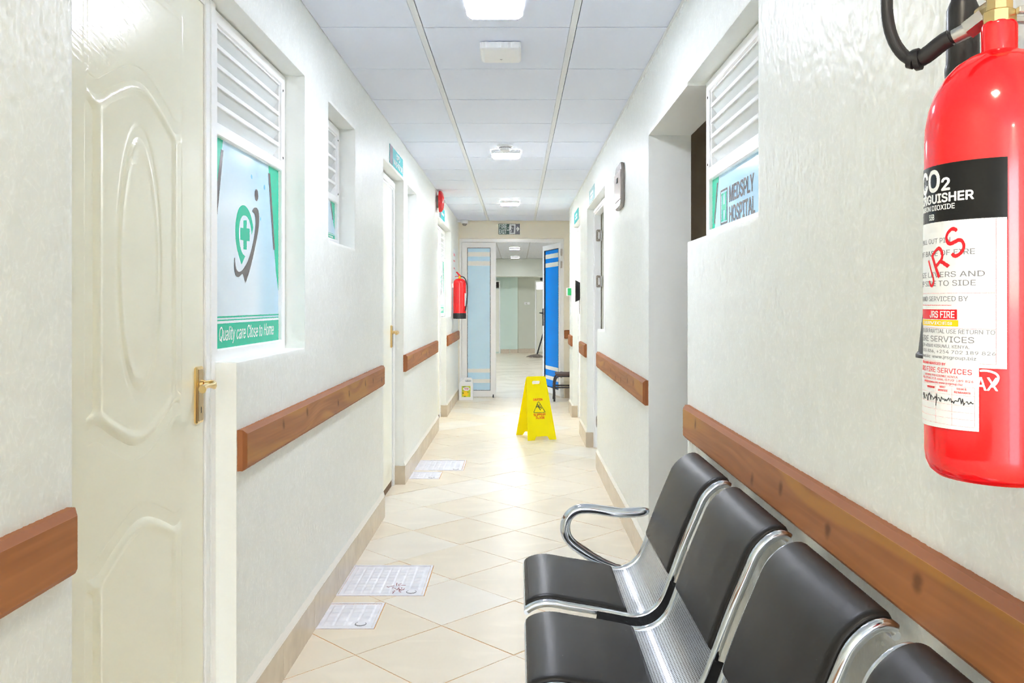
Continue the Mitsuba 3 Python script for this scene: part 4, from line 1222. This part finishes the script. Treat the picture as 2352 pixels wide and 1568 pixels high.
for part_ in (heavy(ctext('CO', 13, 1.347, 0.0212, True, -20), 0.0004), heavy(ctext('2', 23.5, 1.3465, 0.0122, True, 15), 0.0003), heavy(ctext('EXTINGUISHER', 43, 1.3345, 0.0088)), ctext('CARBON DIOXIDE', 28, 1.3268, 0.0052), ctext('55B', 6, 1.3172, 0.0058)):
    obj('lettering', wrap(part_, 0, 0.0007), 'm_ink_white', lk)
wk = obj('white_label', sheet(-66, 66, 1.166, 1.3145, 0.0006), 'm_white_label', t, smooth=30)
tx = [('PULL OUT PIN', 24, 1.2925, 0.0052), ('AIM AT BASE OF FIRE', 44, 1.2795, 0.0055), ('SQUEEZE LEVERS AND', 51, 1.2572, 0.0055), ('SWEEP SIDE TO SIDE', 44.5, 1.2482, 0.0055), ('SOLD AND SERVICED BY', 39, 1.2325, 0.0050),
      ('AFTER COMPLETE OR PARTIAL USE RETURN TO', 58, 1.1995, 0.0042), ('JRS FIRE SERVICES', 43.5, 1.1905, 0.0060), ('P.O BOX 778-40100 KISUMU, KENYA.', 40, 1.1846, 0.0034), ('Tel: +254 720 715 886, +254 702 189 826', 58.5, 1.1790, 0.0034),
      ('info@jrsgroup.biz  www.jrsgroup.biz', 45, 1.1734, 0.0034)]
for a, b, c, h in tx:
    obj('lettering', wrap(ctext(a, b, c, h, False), 0, 0.0010), 'm_ink_grey', wk)
fr5 = [sbox(ARC(58.5), 1.1700, ARC(58.9), 1.3138)] + [sbox(ARC(-60), z, ARC(58.5), z + 0.0003) for z in (1.2405, 1.2045, 1.1700)]
obj('ruled_lines', wrap(extrude(unary_union(fr5), 0.0001), 0, 0.0010), 'm_ink_pink', wk)
big = trimesh.util.concatenate([shift(text('J', 0.026, 0.011, 0.00012, False, 'c', 0.25), 0, 0), shift(text('R', 0.026, 0.020, 0.00012, False, 'c', 0.25), 0.0215, 0), shift(text('S', 0.028, 0.019, 0.00012, False, 'c', 0.25), 0.047, 0)])
ro = trimesh.transformations.rotation_matrix(math.radians(41), (0, 0, 1))
big.apply_transform(ro)
obj('red_stamp', wrap(shift(big, ARC(5), 1.2485), 0, 0.0013), 'm_ink_red', wk)
obj('red_box', wrap(extrude(sbox(ARC(-26), 1.2138, ARC(30), 1.2240).union(sbox(ARC(-20), 1.2280, ARC(25), 1.2285)), 0.0001), 0, 0.0010), 'm_ink_red', wk)
obj('yellow_strip', wrap(extrude(sbox(ARC(-27), 1.2068, ARC(31), 1.2132), 0.0001), 0, 0.0010), 'm_ink_yellow', wk)
obj('box_lettering', wrap(cat(shift(text('JRS FIRE', 0.0068, ARC(28), 0.00012), ARC(0), 1.2155), shift(text('SERVICES', 0.003, ARC(40), 0.00012), ARC(-14), 1.2084)), 0, 0.0012), 'm_ink_white', wk)
sk = obj('service_label', sheet(-62, 47, 1.103, 1.171, 0.0013, 0.02), 'm_white_label', t, smooth=30)
obj('red_lettering', wrap(cat(ctext('SOLD AND SERVICED BY', 20, 1.1667, 0.0024), ctext('JRS FIRE SERVICES', 42, 1.1588, 0.0052, False, -18), ctext('P.O BOX 778 KISUMU, KENYA', 31, 1.1545, 0.0022, False, -8), ctext('TEL: 0720 715 886, 0702 189 826', 43, 1.1510, 0.0022, False, -14),
                              ctext('info@jrsgroup.biz www.jrsgroup.biz', 35, 1.1475, 0.0022, False, -10), ctext('TECHNICIAN NAME', 8, 1.1420, 0.0020), ctext('NEXT', 20, 1.1435, 0.0019, True, 14), ctext('SERVICE', 22, 1.1400, 0.0019, True, 12),
                              ctext('SIGN &', 38, 1.1430, 0.0019, True, 30), ctext('REMARKS', 41, 1.1395, 0.0019, True, 28)), 0, 0.0017), 'm_ink_red', sk)
grid_ = [sbox(ARC(-60), z, ARC(44), z + 0.0002) for z in (1.1065, 1.1135, 1.1205, 1.1275, 1.1375, 1.1460)] + [sbox(ARC(a), 1.1065, ARC(a) + 0.0002, 1.1462) for a in (9, 26, 43.8)]
obj('table_lines', wrap(extrude(unary_union(grid_), 0.0001), 0, 0.0016), 'm_ink_pink', sk)
r3 = np.random.default_rng(21)
xs = np.linspace(-14, 43, 64)
hand = []
for seg in np.array_split(np.arange(64), 9):
    hand.append(LineString([(ARC(xs[i]), 1.1318 + r3.normal(0, 0.0021)) for i in seg]).buffer(0.00045, quad_segs=2))
hand.append(LineString([(ARC(9.5), 1.1245), (ARC(10.5), 1.1365)]).buffer(0.0005))
obj('handwriting', wrap(extrude(unary_union(hand), 0.0001), 0, 0.0018), 'm_ink_black', sk)
ax = shift(text('AX', 0.0125, ARC(16), 0.00012), ARC(44), 1.1445)
sw = LineString(spline([(ARC(48), 1.1635), (ARC(56), 1.1628), (ARC(60), 1.159), (ARC(59), 1.1525), (ARC(56), 1.1485)], 20)).buffer(0.0011)
obj('white_logo', wrap(cat(ax, extrude(sw, 0.00012)), 0, 0.0004), 'm_ink_white', t)

# ================================================================== FAR FIRE EXTINGUISHER
t = thing('fire_extinguisher', 'smaller red extinguisher with black base hanging on the far left wall', 'fire extinguisher')
fx, fy, fz = -0.684, 10.2, 1.052
obj('cylinder', lathe([(0, 0.05), (0.073, 0.05), (0.0745, 0.06), (0.0745, 0.415), (0.072, 0.437), (0.062, 0.455), (0.04, 0.468), (0.018, 0.474), (0, 0.475)], (fx, fy, fz), 48), 'm_red_paint', t, smooth=40)
obj('base_skirt', lathe([(0, 0), (0.073, 0), (0.077, 0.004), (0.077, 0.064), (0.0735, 0.066), (0.0735, 0.05), (0, 0.05)], (fx, fy, fz), 48), 'm_black_plastic', t, smooth=35)
vk = obj('valve', lathe([(0.016, 0.472), (0.016, 0.485), (0.012, 0.488), (0.012, 0.505), (0, 0.506)], (fx, fy, fz), 16), 'm_ink_yellow', t, smooth=35)
obj('lever', cat(hull([(fx - 0.012, fy - 0.01, fz + 0.502), (fx + 0.02, fy - 0.01, fz + 0.502), (fx - 0.012, fy + 0.01, fz + 0.502), (fx + 0.02, fy + 0.01, fz + 0.502), (fx - 0.045, fy - 0.008, fz + 0.550), (fx - 0.045, fy + 0.008, fz + 0.550), (fx - 0.03, fy - 0.008, fz + 0.556), (fx - 0.03, fy + 0.008, fz + 0.556)]),
                 hull([(fx - 0.055, fy - 0.01, fz + 0.500), (fx + 0.015, fy - 0.01, fz + 0.506), (fx - 0.055, fy + 0.01, fz + 0.500), (fx + 0.015, fy + 0.01, fz + 0.506), (fx + 0.015, fy - 0.01, fz + 0.496), (fx - 0.055, fy - 0.01, fz + 0.494), (fx + 0.015, fy + 0.01, fz + 0.496), (fx - 0.055, fy + 0.01, fz + 0.494)])), 'm_red_plain', t)
obj('hose', sweep(spline([(fx + 0.012, fy, fz + 0.494), (fx + 0.045, fy - 0.01, fz + 0.490), (fx + 0.078, fy - 0.02, fz + 0.44), (fx + 0.092, fy - 0.02, fz + 0.33), (fx + 0.085, fy - 0.03, fz + 0.2), (fx + 0.068, fy - 0.045, fz + 0.09)], 40), 0.0065, n=10), 'm_black_rubber', t, smooth=True)
obj('label', cat(*[hull([(fx + 0.0752 * math.cos(math.radians(a)), fy + 0.0752 * math.sin(math.radians(a)), z) for a in (q, q + 10) for z in (fz + 0.15, fz + 0.30)] + [(fx + 0.070 * math.cos(math.radians(q + 5)), fy + 0.070 * math.sin(math.radians(q + 5)), fz + 0.2)]) for q in range(-36, 30, 10)]), 'm_white_label', t)
obj('wall_bracket', bbox(XL - 0.001, fx - 0.06, fy - 0.02, fy + 0.02, fz + 0.36, fz + 0.42, 0.003), 'm_steel', t)
t = thing('wall_notice', 'thin white notice with faint red print on the left wall behind the small extinguisher', 'sign')
obj('panel', on(extrude(sbox(0, 0, 0.36, 0.36), 0.003), 'left', (XL, 10.36, 1.53)), 'm_white_label', t)
for lx_, lz_, ww_, hh_ in ((0.06, 0.28, 0.24, 0.03), (0.04, 0.21, 0.28, 0.02), (0.08, 0.12, 0.20, 0.02)):
    obj('faint_print', on(shift(extrude(sbox(0, 0, ww_, hh_), 0.0005), lx_, lz_), 'left', (XL + 0.0033, 10.36, 1.53)), 'm_ink_pink', t)

# ================================================================== WAITING BENCH
t_bench = thing('waiting_bench', 'chrome beam bench of joined seats with black padded seats and backs along the right wall', 'bench')
SEAT = [(0.0255, 0.4165), (0.048, 0.4290), (0.078, 0.4345), (0.1226, 0.4285), (0.2035, 0.4150), (0.264, 0.4035), (0.3087, 0.3970), (0.345, 0.4055), (0.378, 0.4320), (0.402, 0.480), (0.430, 0.5565), (0.4586, 0.629), (0.483, 0.686),
        (0.497, 0.7150), (0.515, 0.7350), (0.535, 0.7480), (0.550, 0.7500), (0.560, 0.7440)]
NS = 110
P = spline(SEAT, NS)
dP = np.gradient(P, axis=0)
dP /= np.linalg.norm(dP, axis=1, keepdims=True)
NRM = np.c_[-dP[:, 1], dP[:, 0]]
S = np.r_[0, np.cumsum(np.linalg.norm(np.diff(P, axis=0), axis=1))]
s_at = lambda x: float(np.interp(x, P[:, 0], S))
SW = 0.43


def prof_pt(s, o):
    i = np.interp(s, S, np.arange(NS))
    p = np.array([np.interp(s, S, P[:, 0]), np.interp(s, S, P[:, 1])])
    n = np.array([np.interp(s, S, NRM[:, 0]), np.interp(s, S, NRM[:, 1])])
    return p + n * o


def grid_mesh(V):
    a, b = V.shape[:2]
    i, j = np.meshgrid(np.arange(a - 1), np.arange(b - 1), indexing='ij')
    q = (i * b + j).ravel()
    f = np.vstack([np.c_[q, q + b, q + b + 1], np.c_[q, q + b + 1, q + 1]])
    return trimesh.Trimesh(V.reshape(-1, 3), f, process=False)


def shell():
    ss = np.linspace(0, S[-1], NS)
    ts = np.linspace(0, SW, 8)
    V = np.array([[(p[0], y, p[1]) for y in ts] for p in (prof_pt(s, 0) for s in ss)])
    uv = np.array([[(y, s) for y in ts] for s in ss]).reshape(-1, 2)
    return grid_mesh(V), uv


def rim():
    ss = np.linspace(0, S[-1], 90)
    c = np.array([prof_pt(s, 0.002) for s in ss])
    g_ = np.array([prof_pt(s, 0.0) for s in ss])
    a = sweep(np.c_[c[:, 0], np.full(90, 0.006), c[:, 1]], 0.0105, 0.0105, n=14, up=(0, 1, 0))
    b = sweep(np.c_[g_[:, 0], np.full(90, SW - 0.006), g_[:, 1]], 0.0090, 0.0095, n=14, up=(0, 1, 0))
    f = cyl((c[0, 0], 0.006, c[0, 1] - 0.006), (c[0, 0], SW - 0.006, c[0, 1] - 0.006), 0.0075, 12)
    g = cyl((c[-1, 0] + 0.002, 0.006, c[-1, 1] - 0.010), (c[-1, 0] + 0.002, SW - 0.006, c[-1, 1] - 0.010), 0.0075, 12)
    return cat(a, b, f, g)


def pad(s0, s1, th, e=0.019):
    """upholstered pad following the shell: side walls, rounded rim, slightly full in the middle"""
    ss = np.linspace(s0, s1, 70)
    ss = s0 + (s1 - s0) * (0.5 - 0.5 * np.cos(np.linspace(0, math.pi, 70)))
    tt = e + (SW - 2 * e) * (0.5 - 0.5 * np.cos(np.linspace(0, math.pi, 56)))
    V = np.zeros((70, 56, 3))
    for i, s in enumerate(ss):
        ds = min(s - s0, s1 - s)
        for j, y in enumerate(tt):
            dy = min(y - tt[0], tt[-1] - y)
            r = 0.016
            q = lambda d_: math.sqrt(max(0.0, 1 - (1 - min(1, d_ / r)) ** 2))
            h = th * (0.45 + 0.55 * q(ds) * q(dy)) + 0.005 * min(1, ds / 0.10) * min(1, dy / 0.12)
            p = prof_pt(s, h)
            V[i, j] = (p[0], y, p[1])
    m = grid_mesh(V)
    # side skirt down to the shell
    rim_ = [(i, 0) for i in range(70)] + [(69, j) for j in range(1, 56)] + [(i, 55) for i in range(68, -1, -1)] + [(0, j) for j in range(54, 0, -1)]
    lo = []
    for i, j in rim_:
        p = prof_pt(ss[i], 0.001)
        lo.append((p[0], tt[j], p[1]))
    n0 = 70 * 56
    v = np.vstack([m.vertices, lo])
    K = len(rim_)
    f = list(map(tuple, m.faces))
    for k_ in range(K):
        a, b = rim_[k_], rim_[(k_ + 1) % K]
        A, B, C, D_ = a[0] * 56 + a[1], b[0] * 56 + b[1], n0 + (k_ + 1) % K, n0 + k_
        f += [(A, B, C), (A, C, D_)]
    m = trimesh.Trimesh(v, np.array(f), process=False)
    m.fix_normals()
    return m


sh, shuv = shell()
d_shell = mikit.ply(sh, 'm_perforated', True, uv=shuv)
d_rim = mikit.ply(rim(), 'm_chrome', 40)
d_seat = mikit.ply(pad(0.001, s_at(0.292), 0.019), 'm_pu_leather', 50)
d_back = mikit.ply(pad(s_at(0.411), S[-1] - 0.0005, 0.018), 'm_pu_leather', 50)
SEAT_Y = [2.287, 1.783, 1.281, 0.779]
for y in SEAT_Y:
    tw = {'to_world': T().translate([0, y, 0])}
    k = obj('seat_shell', d_shell, None, t_bench, **tw)
    obj('chrome_rim', d_rim, None, k, **tw)
    obj('seat_pad', d_seat, None, t_bench, **tw)
    obj('back_pad', d_back, None, t_bench, **tw)
YA = 2.287 + SW
# black brackets under the joints, carrying the shells on the beam
def bracket(y, w, up=0.005):
    s0, s1 = s_at(0.21), s_at(0.408)
    ss = np.linspace(s0, s1, 24)
    top_, bot = np.array([prof_pt(s, up) for s in ss]), np.array([prof_pt(s, -0.045) for s in ss])
    pgn = Polygon(np.vstack([top_, bot[::-1]])).buffer(0)
    m_ = extrude(pgn, w)
    v_ = np.array(m_.vertices)
    m_.vertices = np.c_[v_[:, 0], v_[:, 2] + y, v_[:, 1]]
    m_.fix_normals()
    return m_


for y in (YA + 0.005, 2.250, 1.748, 1.246, 0.74):
    obj('bracket', cat(bracket(y - 0.034, 0.068) if 0.8 < y < 2.6 else bracket(y - 0.030, 0.030, -0.016), bbox(0.235, 0.325, y - 0.02, y + 0.02, 0.35, 0.39, 0.002)), 'm_bracket', t_bench)
    obj('bracket_arm', bbox(0.135, 0.215, y - 0.014, y + 0.014, 0.372, 0.392, 0.003), 'm_chrome', t_bench)
obj('beam', bbox(0.235, 0.315, 0.66, YA + 0.05, 0.318, 0.352, 0.004), 'm_chrome', t_bench)
for y in (2.52, 0.98):
    ft = cat(bbox(0.04, 0.53, y - 0.02, y + 0.02, 0.012, 0.034, 0.006), cyl((0.275, y, 0.03), (0.275, y, 0.32), 0.021, 24), cyl((0.06, y, 0), (0.06, y, 0.014), 0.018, 16), cyl((0.51, y, 0), (0.51, y, 0.014), 0.018, 16))
    obj('leg', ft, 'm_chrome', t_bench, smooth=35)
AP = [(0.345, 0.388), (0.315, 0.395), (0.275, 0.408), (0.2265, 0.433), (0.187, 0.460), (0.158, 0.489), (0.1500, 0.519), (0.158, 0.553), (0.182, 0.575), (0.2167, 0.581), (0.2656, 0.5765), (0.334, 0.568), (0.378, 0.570), (0.416, 0.573)]
for y in (YA + 0.020, 0.757):
    c = spline(AP, 70)
    tp = np.r_[np.linspace(0.55, 1, 14), np.ones(52), [0.97, 0.9, 0.75, 0.45]]
    am = sweep(np.c_[c[:, 0], np.full(70, y), c[:, 1]], 0.0175 * tp, 0.0155 * tp, n=20, up=(0, 1, 0))
    ak = obj('armrest', am, 'm_chrome', t_bench, smooth=40)
    # raised inner web along the bend
    w = spline(AP[3:10], 40)
    nn = np.gradient(w, axis=0)
    nn /= np.linalg.norm(nn, axis=1, keepdims=True)
    wi = w + np.c_[nn[:, 1], -nn[:, 0]] * 0.010
    obj('inner_ridge', sweep(np.c_[wi[:, 0], np.full(40, y), wi[:, 1]], 0.006 * np.r_[np.linspace(0.2, 1, 8), np.ones(24), np.linspace(1, 0.2, 8)], 0.006, n=12, up=(0, 1, 0)), 'm_chrome', ak, smooth=40)

# ================================================================== CAUTION SIGN
t = thing('caution_sign', 'yellow folding caution board for a slippery floor standing in the corridor', 'sign')
yaw = math.radians(17)
SX, SY = 0.168, 7.965
LN, WB, WT = 0.585, 0.272, 0.185
spread = 0.175
lean = math.asin(spread / LN)


def board(front):
    """trapezoid board in its own plane: x across, y up from the foot, with feet and a handle hole"""
    p = Polygon([(-WB / 2, 0), (-WB / 2 + 0.065, 0), (-WB / 2 + 0.082, 0.033), (WB / 2 - 0.082, 0.033), (WB / 2 - 0.065, 0), (WB / 2, 0), (WT / 2, LN - 0.012), (WT / 2 - 0.012, LN), (-WT / 2 + 0.012, LN), (-WT / 2, LN - 0.012)])
    hole = rrect(0.088, 0.036, 0.012, 0, LN - 0.058)
    return p.difference(hole)


def put(m, front):
    m = m.copy()
    v = np.array(m.vertices)
    a = lean if front else -lean
    # board plane: up direction leans to the ridge; out of the board is -y (front) or +y (back)
    sgn = -1 if front else 1
    X = v[:, 0]
    Yl = sgn * (spread - v[:, 1] * math.sin(lean)) + sgn * v[:, 2] * math.cos(lean)
    Zl = v[:, 1] * math.cos(lean) + v[:, 2] * math.sin(lean)
    c, s = math.cos(yaw), math.sin(yaw)
    m.vertices = np.c_[SX + X * c - Yl * s, SY + X * s + Yl * c, Zl]
    m.fix_normals()
    return m


for fr in (True, False):
    bk = obj('board', put(extrude(board(fr), 0.004), fr), 'm_yellow_plastic', t)
    rimp = board(fr)
    obj('raised_rim', put(shift(extrude(rimp.difference(rimp.buffer(-0.007)), 0.0035), 0, 0, 0.003), fr), 'm_yellow_plastic', bk)
    if fr:
        tri = Polygon([(-0.047, 0), (0.047, 0), (0, 0.088)]).buffer(0.008, quad_segs=5)
        tri = tri.difference(Polygon([(-0.047, 0), (0.047, 0), (0, 0.088)]).buffer(0.003, quad_segs=5))
        z0 = 0.255
        q = lambda px, py: ((px - 585) / 600 * 0.112, (1050 - py) / 560 * 0.104)
        man = unary_union([Point(q(527, 683)).buffer(0.0042), LineString([q(545, 745), q(575, 820)]).buffer(0.0056), LineString([q(560, 735), q(640, 700)]).buffer(0.0028), LineString([q(540, 745), q(480, 760), q(475, 820)]).buffer(0.0028),
                           LineString([q(575, 820), q(655, 800), q(710, 885)]).buffer(0.0033), LineString([q(572, 820), q(645, 955)]).buffer(0.0036)])
        obj('warning_triangle', put(shift(extrude(unary_union([tri, man]), 0.0008), 0, z0, 0.0042), fr), 'm_ink_black', bk)
        for wd_, hh_, ww_, px_, pz_ in (('CAUTION', 0.020, 0.088, -0.004, z0 + 0.104), ('SLIPPERY', 0.022, 0.115, 0, z0 - 0.036), ('FLOOR', 0.022, 0.080, 0.003, z0 - 0.064)):
            heavy = cat(*[shift(text(wd_, hh_, ww_, 0.0008, True, 'c'), px_ + q_ * 0.0009, pz_ + abs(q_) * 0.0005, 0.0042) for q_ in (-1, 0, 1)])
            obj('lettering', put(heavy, fr), 'm_ink_orange', bk)
rz_ = LN * math.cos(lean)
c, s = math.cos(yaw), math.sin(yaw)
obj('hinge', cat(*[cyl((SX + a * c, SY + a * s, rz_ - 0.004), (SX + b * c, SY + b * s, rz_ - 0.004), 0.006, 12) for a, b in ((-0.07, -0.03), (-0.02, 0.02), (0.03, 0.07))]), 'm_yellow_plastic', t, smooth=35)

# ================================================================== JERRYCAN
t = thing('jerrycan', 'white plastic jerrycan with a yellow label standing before the left glass leaf', 'jerrycan')
jx, jy = -0.661, 11.08
outline = Polygon([(-0.088, 0.004), (-0.084, 0), (0.084, 0), (0.088, 0.004), (0.088, 0.205), (0.082, 0.255), (0.070, 0.275), (0.055, 0.280), (-0.012, 0.280), (-0.026, 0.272), (-0.034, 0.252), (-0.050, 0.248), (-0.078, 0.232), (-0.088, 0.205)])
slot_ = rrect(0.074, 0.022, 0.010, 0.028, 0.246)
o2 = outline.buffer(0.004).buffer(-0.004).difference(slot_)
layers = [on(shift(extrude(o2.buffer(-ins), 2 * hw), 0, 0, -hw), 'front', (jx, jy, 0)) for ins, hw in ((0.0, 0.056), (0.003, 0.061), (0.008, 0.064))]
obj('body', cat(*layers), 'm_white_plastic', t, smooth=25)
obj('cap', lathe([(0, 0.246), (0.024, 0.246), (0.024, 0.272), (0.020, 0.277), (0, 0.277)], (jx - 0.058, jy, 0), 24), 'm_white_plastic', t, smooth=35)
lz0, lw, lh = 0.052, 0.112, 0.140
lo_ = (jx - 0.052, jy - 0.0642, lz0 - 0.012)
lk = obj('label', on(extrude(sbox(0, 0, lw, lh), 0.0005), 'front', lo_), 'm_lime', t)
obj('yellow_print', on(extrude(unary_union([shapely.affinity.scale(Point(0.05, 0.045).buffer(1), 0.037, 0.038), sbox(0.018, 0.02, 0.07, 0.075)]), 0.0004), 'front', (lo_[0], lo_[1] - 0.0006, lo_[2])), 'm_ink_yellow', lk)
obj('white_oval', on(extrude(shapely.affinity.scale(Point(0.060, 0.104).buffer(1), 0.043, 0.024), 0.0004), 'front', (lo_[0], lo_[1] - 0.0011, lo_[2])), 'm_ink_white', lk)
obj('lettering', on(shift(text('PRIDE', 0.016, 0.056, 0.0004, True, 'c', 0.2), 0.058, 0.097), 'front', (lo_[0], lo_[1] - 0.0016, lo_[2])), 'm_ink_red', lk)
obj('dark_print', on(extrude(unary_union([sbox(0.012, 0.126, 0.05, 0.133), Point(0.016, 0.08).buffer(0.005), Point(0.017, 0.05).buffer(0.008), Point(0.078, 0.062).buffer(0.005), sbox(0.028, 0.003, 0.05, 0.011)]), 0.0004), 'front', (lo_[0], lo_[1] - 0.0011, lo_[2])), 'm_dark_green', lk)

# ================================================================== STEP STOOL
t = thing('step_stool', 'dark metal step stool with a flat top at the right end of the corridor', 'stool')
x0, x1, y0, y1, zt = 0.462, 0.93, 10.86, 11.17, 0.350
obj('seat', bbox(x0 + 0.02, x1, y0 + 0.0, y1, zt - 0.028, zt, 0.006), 'm_stool_top', t)
for k, y in enumerate((y0 + 0.015, y1 - 0.015)):
    for xa, sg in ((x0, 1), (x1, -1)):
        obj('leg', sweep(spline([(xa, y, 0.012), (xa, y, 0.16), (xa + sg * 0.006, y, 0.24), (xa + sg * 0.03, y, 0.30), (xa + sg * 0.075, y, zt - 0.028)], 24), 0.011, n=12, up=(0, 1, 0)), 'm_stool_metal', t, smooth=40)
        obj('foot', cyl((xa, y, 0), (xa, y, 0.03), 0.0125, 14), 'm_ink_black', t, smooth=35)
    obj('rail', cyl((x0, y, 0.175), (x1, y, 0.175), 0.010, 12), 'm_stool_metal', t, smooth=35)
    obj('top_rail', cyl((x0 + 0.05, y, zt - 0.036), (x1 - 0.03, y, zt - 0.036), 0.009, 12), 'm_stool_metal', t, smooth=35)
for xa in (x0, x1):
    obj('cross_bar', cyl((xa, y0 + 0.015, 0.20), (xa, y1 - 0.015, 0.20), 0.009, 12), 'm_stool_metal', t, smooth=35)

# ================================================================== MOP
t = thing('mop', 'mop with a dark handle leaning by the far lobby door', 'mop')
mx, my = 0.44, 19.8
obj('handle', cyl((mx, my, 0.05), (mx + 0.40, my + 0.55, 1.35), 0.016, 12), 'm_ink_black', t, smooth=35)
r4 = np.random.default_rng(9)
strands = []
for k in range(70):
    a = r4.uniform(0, 2 * math.pi)
    L_ = r4.uniform(0.08, 0.22)
    e = np.array((mx + 0.02 + math.cos(a) * L_ * (1.2 if math.cos(a) < 0 else 0.6), my + math.sin(a) * L_ * 0.6, 0.010))
    strands.append(sweep(spline([(mx + 0.01, my, 0.07), ((mx + e[0]) / 2, (my + e[1]) / 2, 0.05), tuple(e)], 6), 0.009, n=5, up=(0.3, 0.2, 1)))
kk = obj('mop_head', cat(*strands), 'm_mop', t, smooth=True)
labels[kk] = {'label': 'grey strands of the mop head', 'kind': 'stuff'}
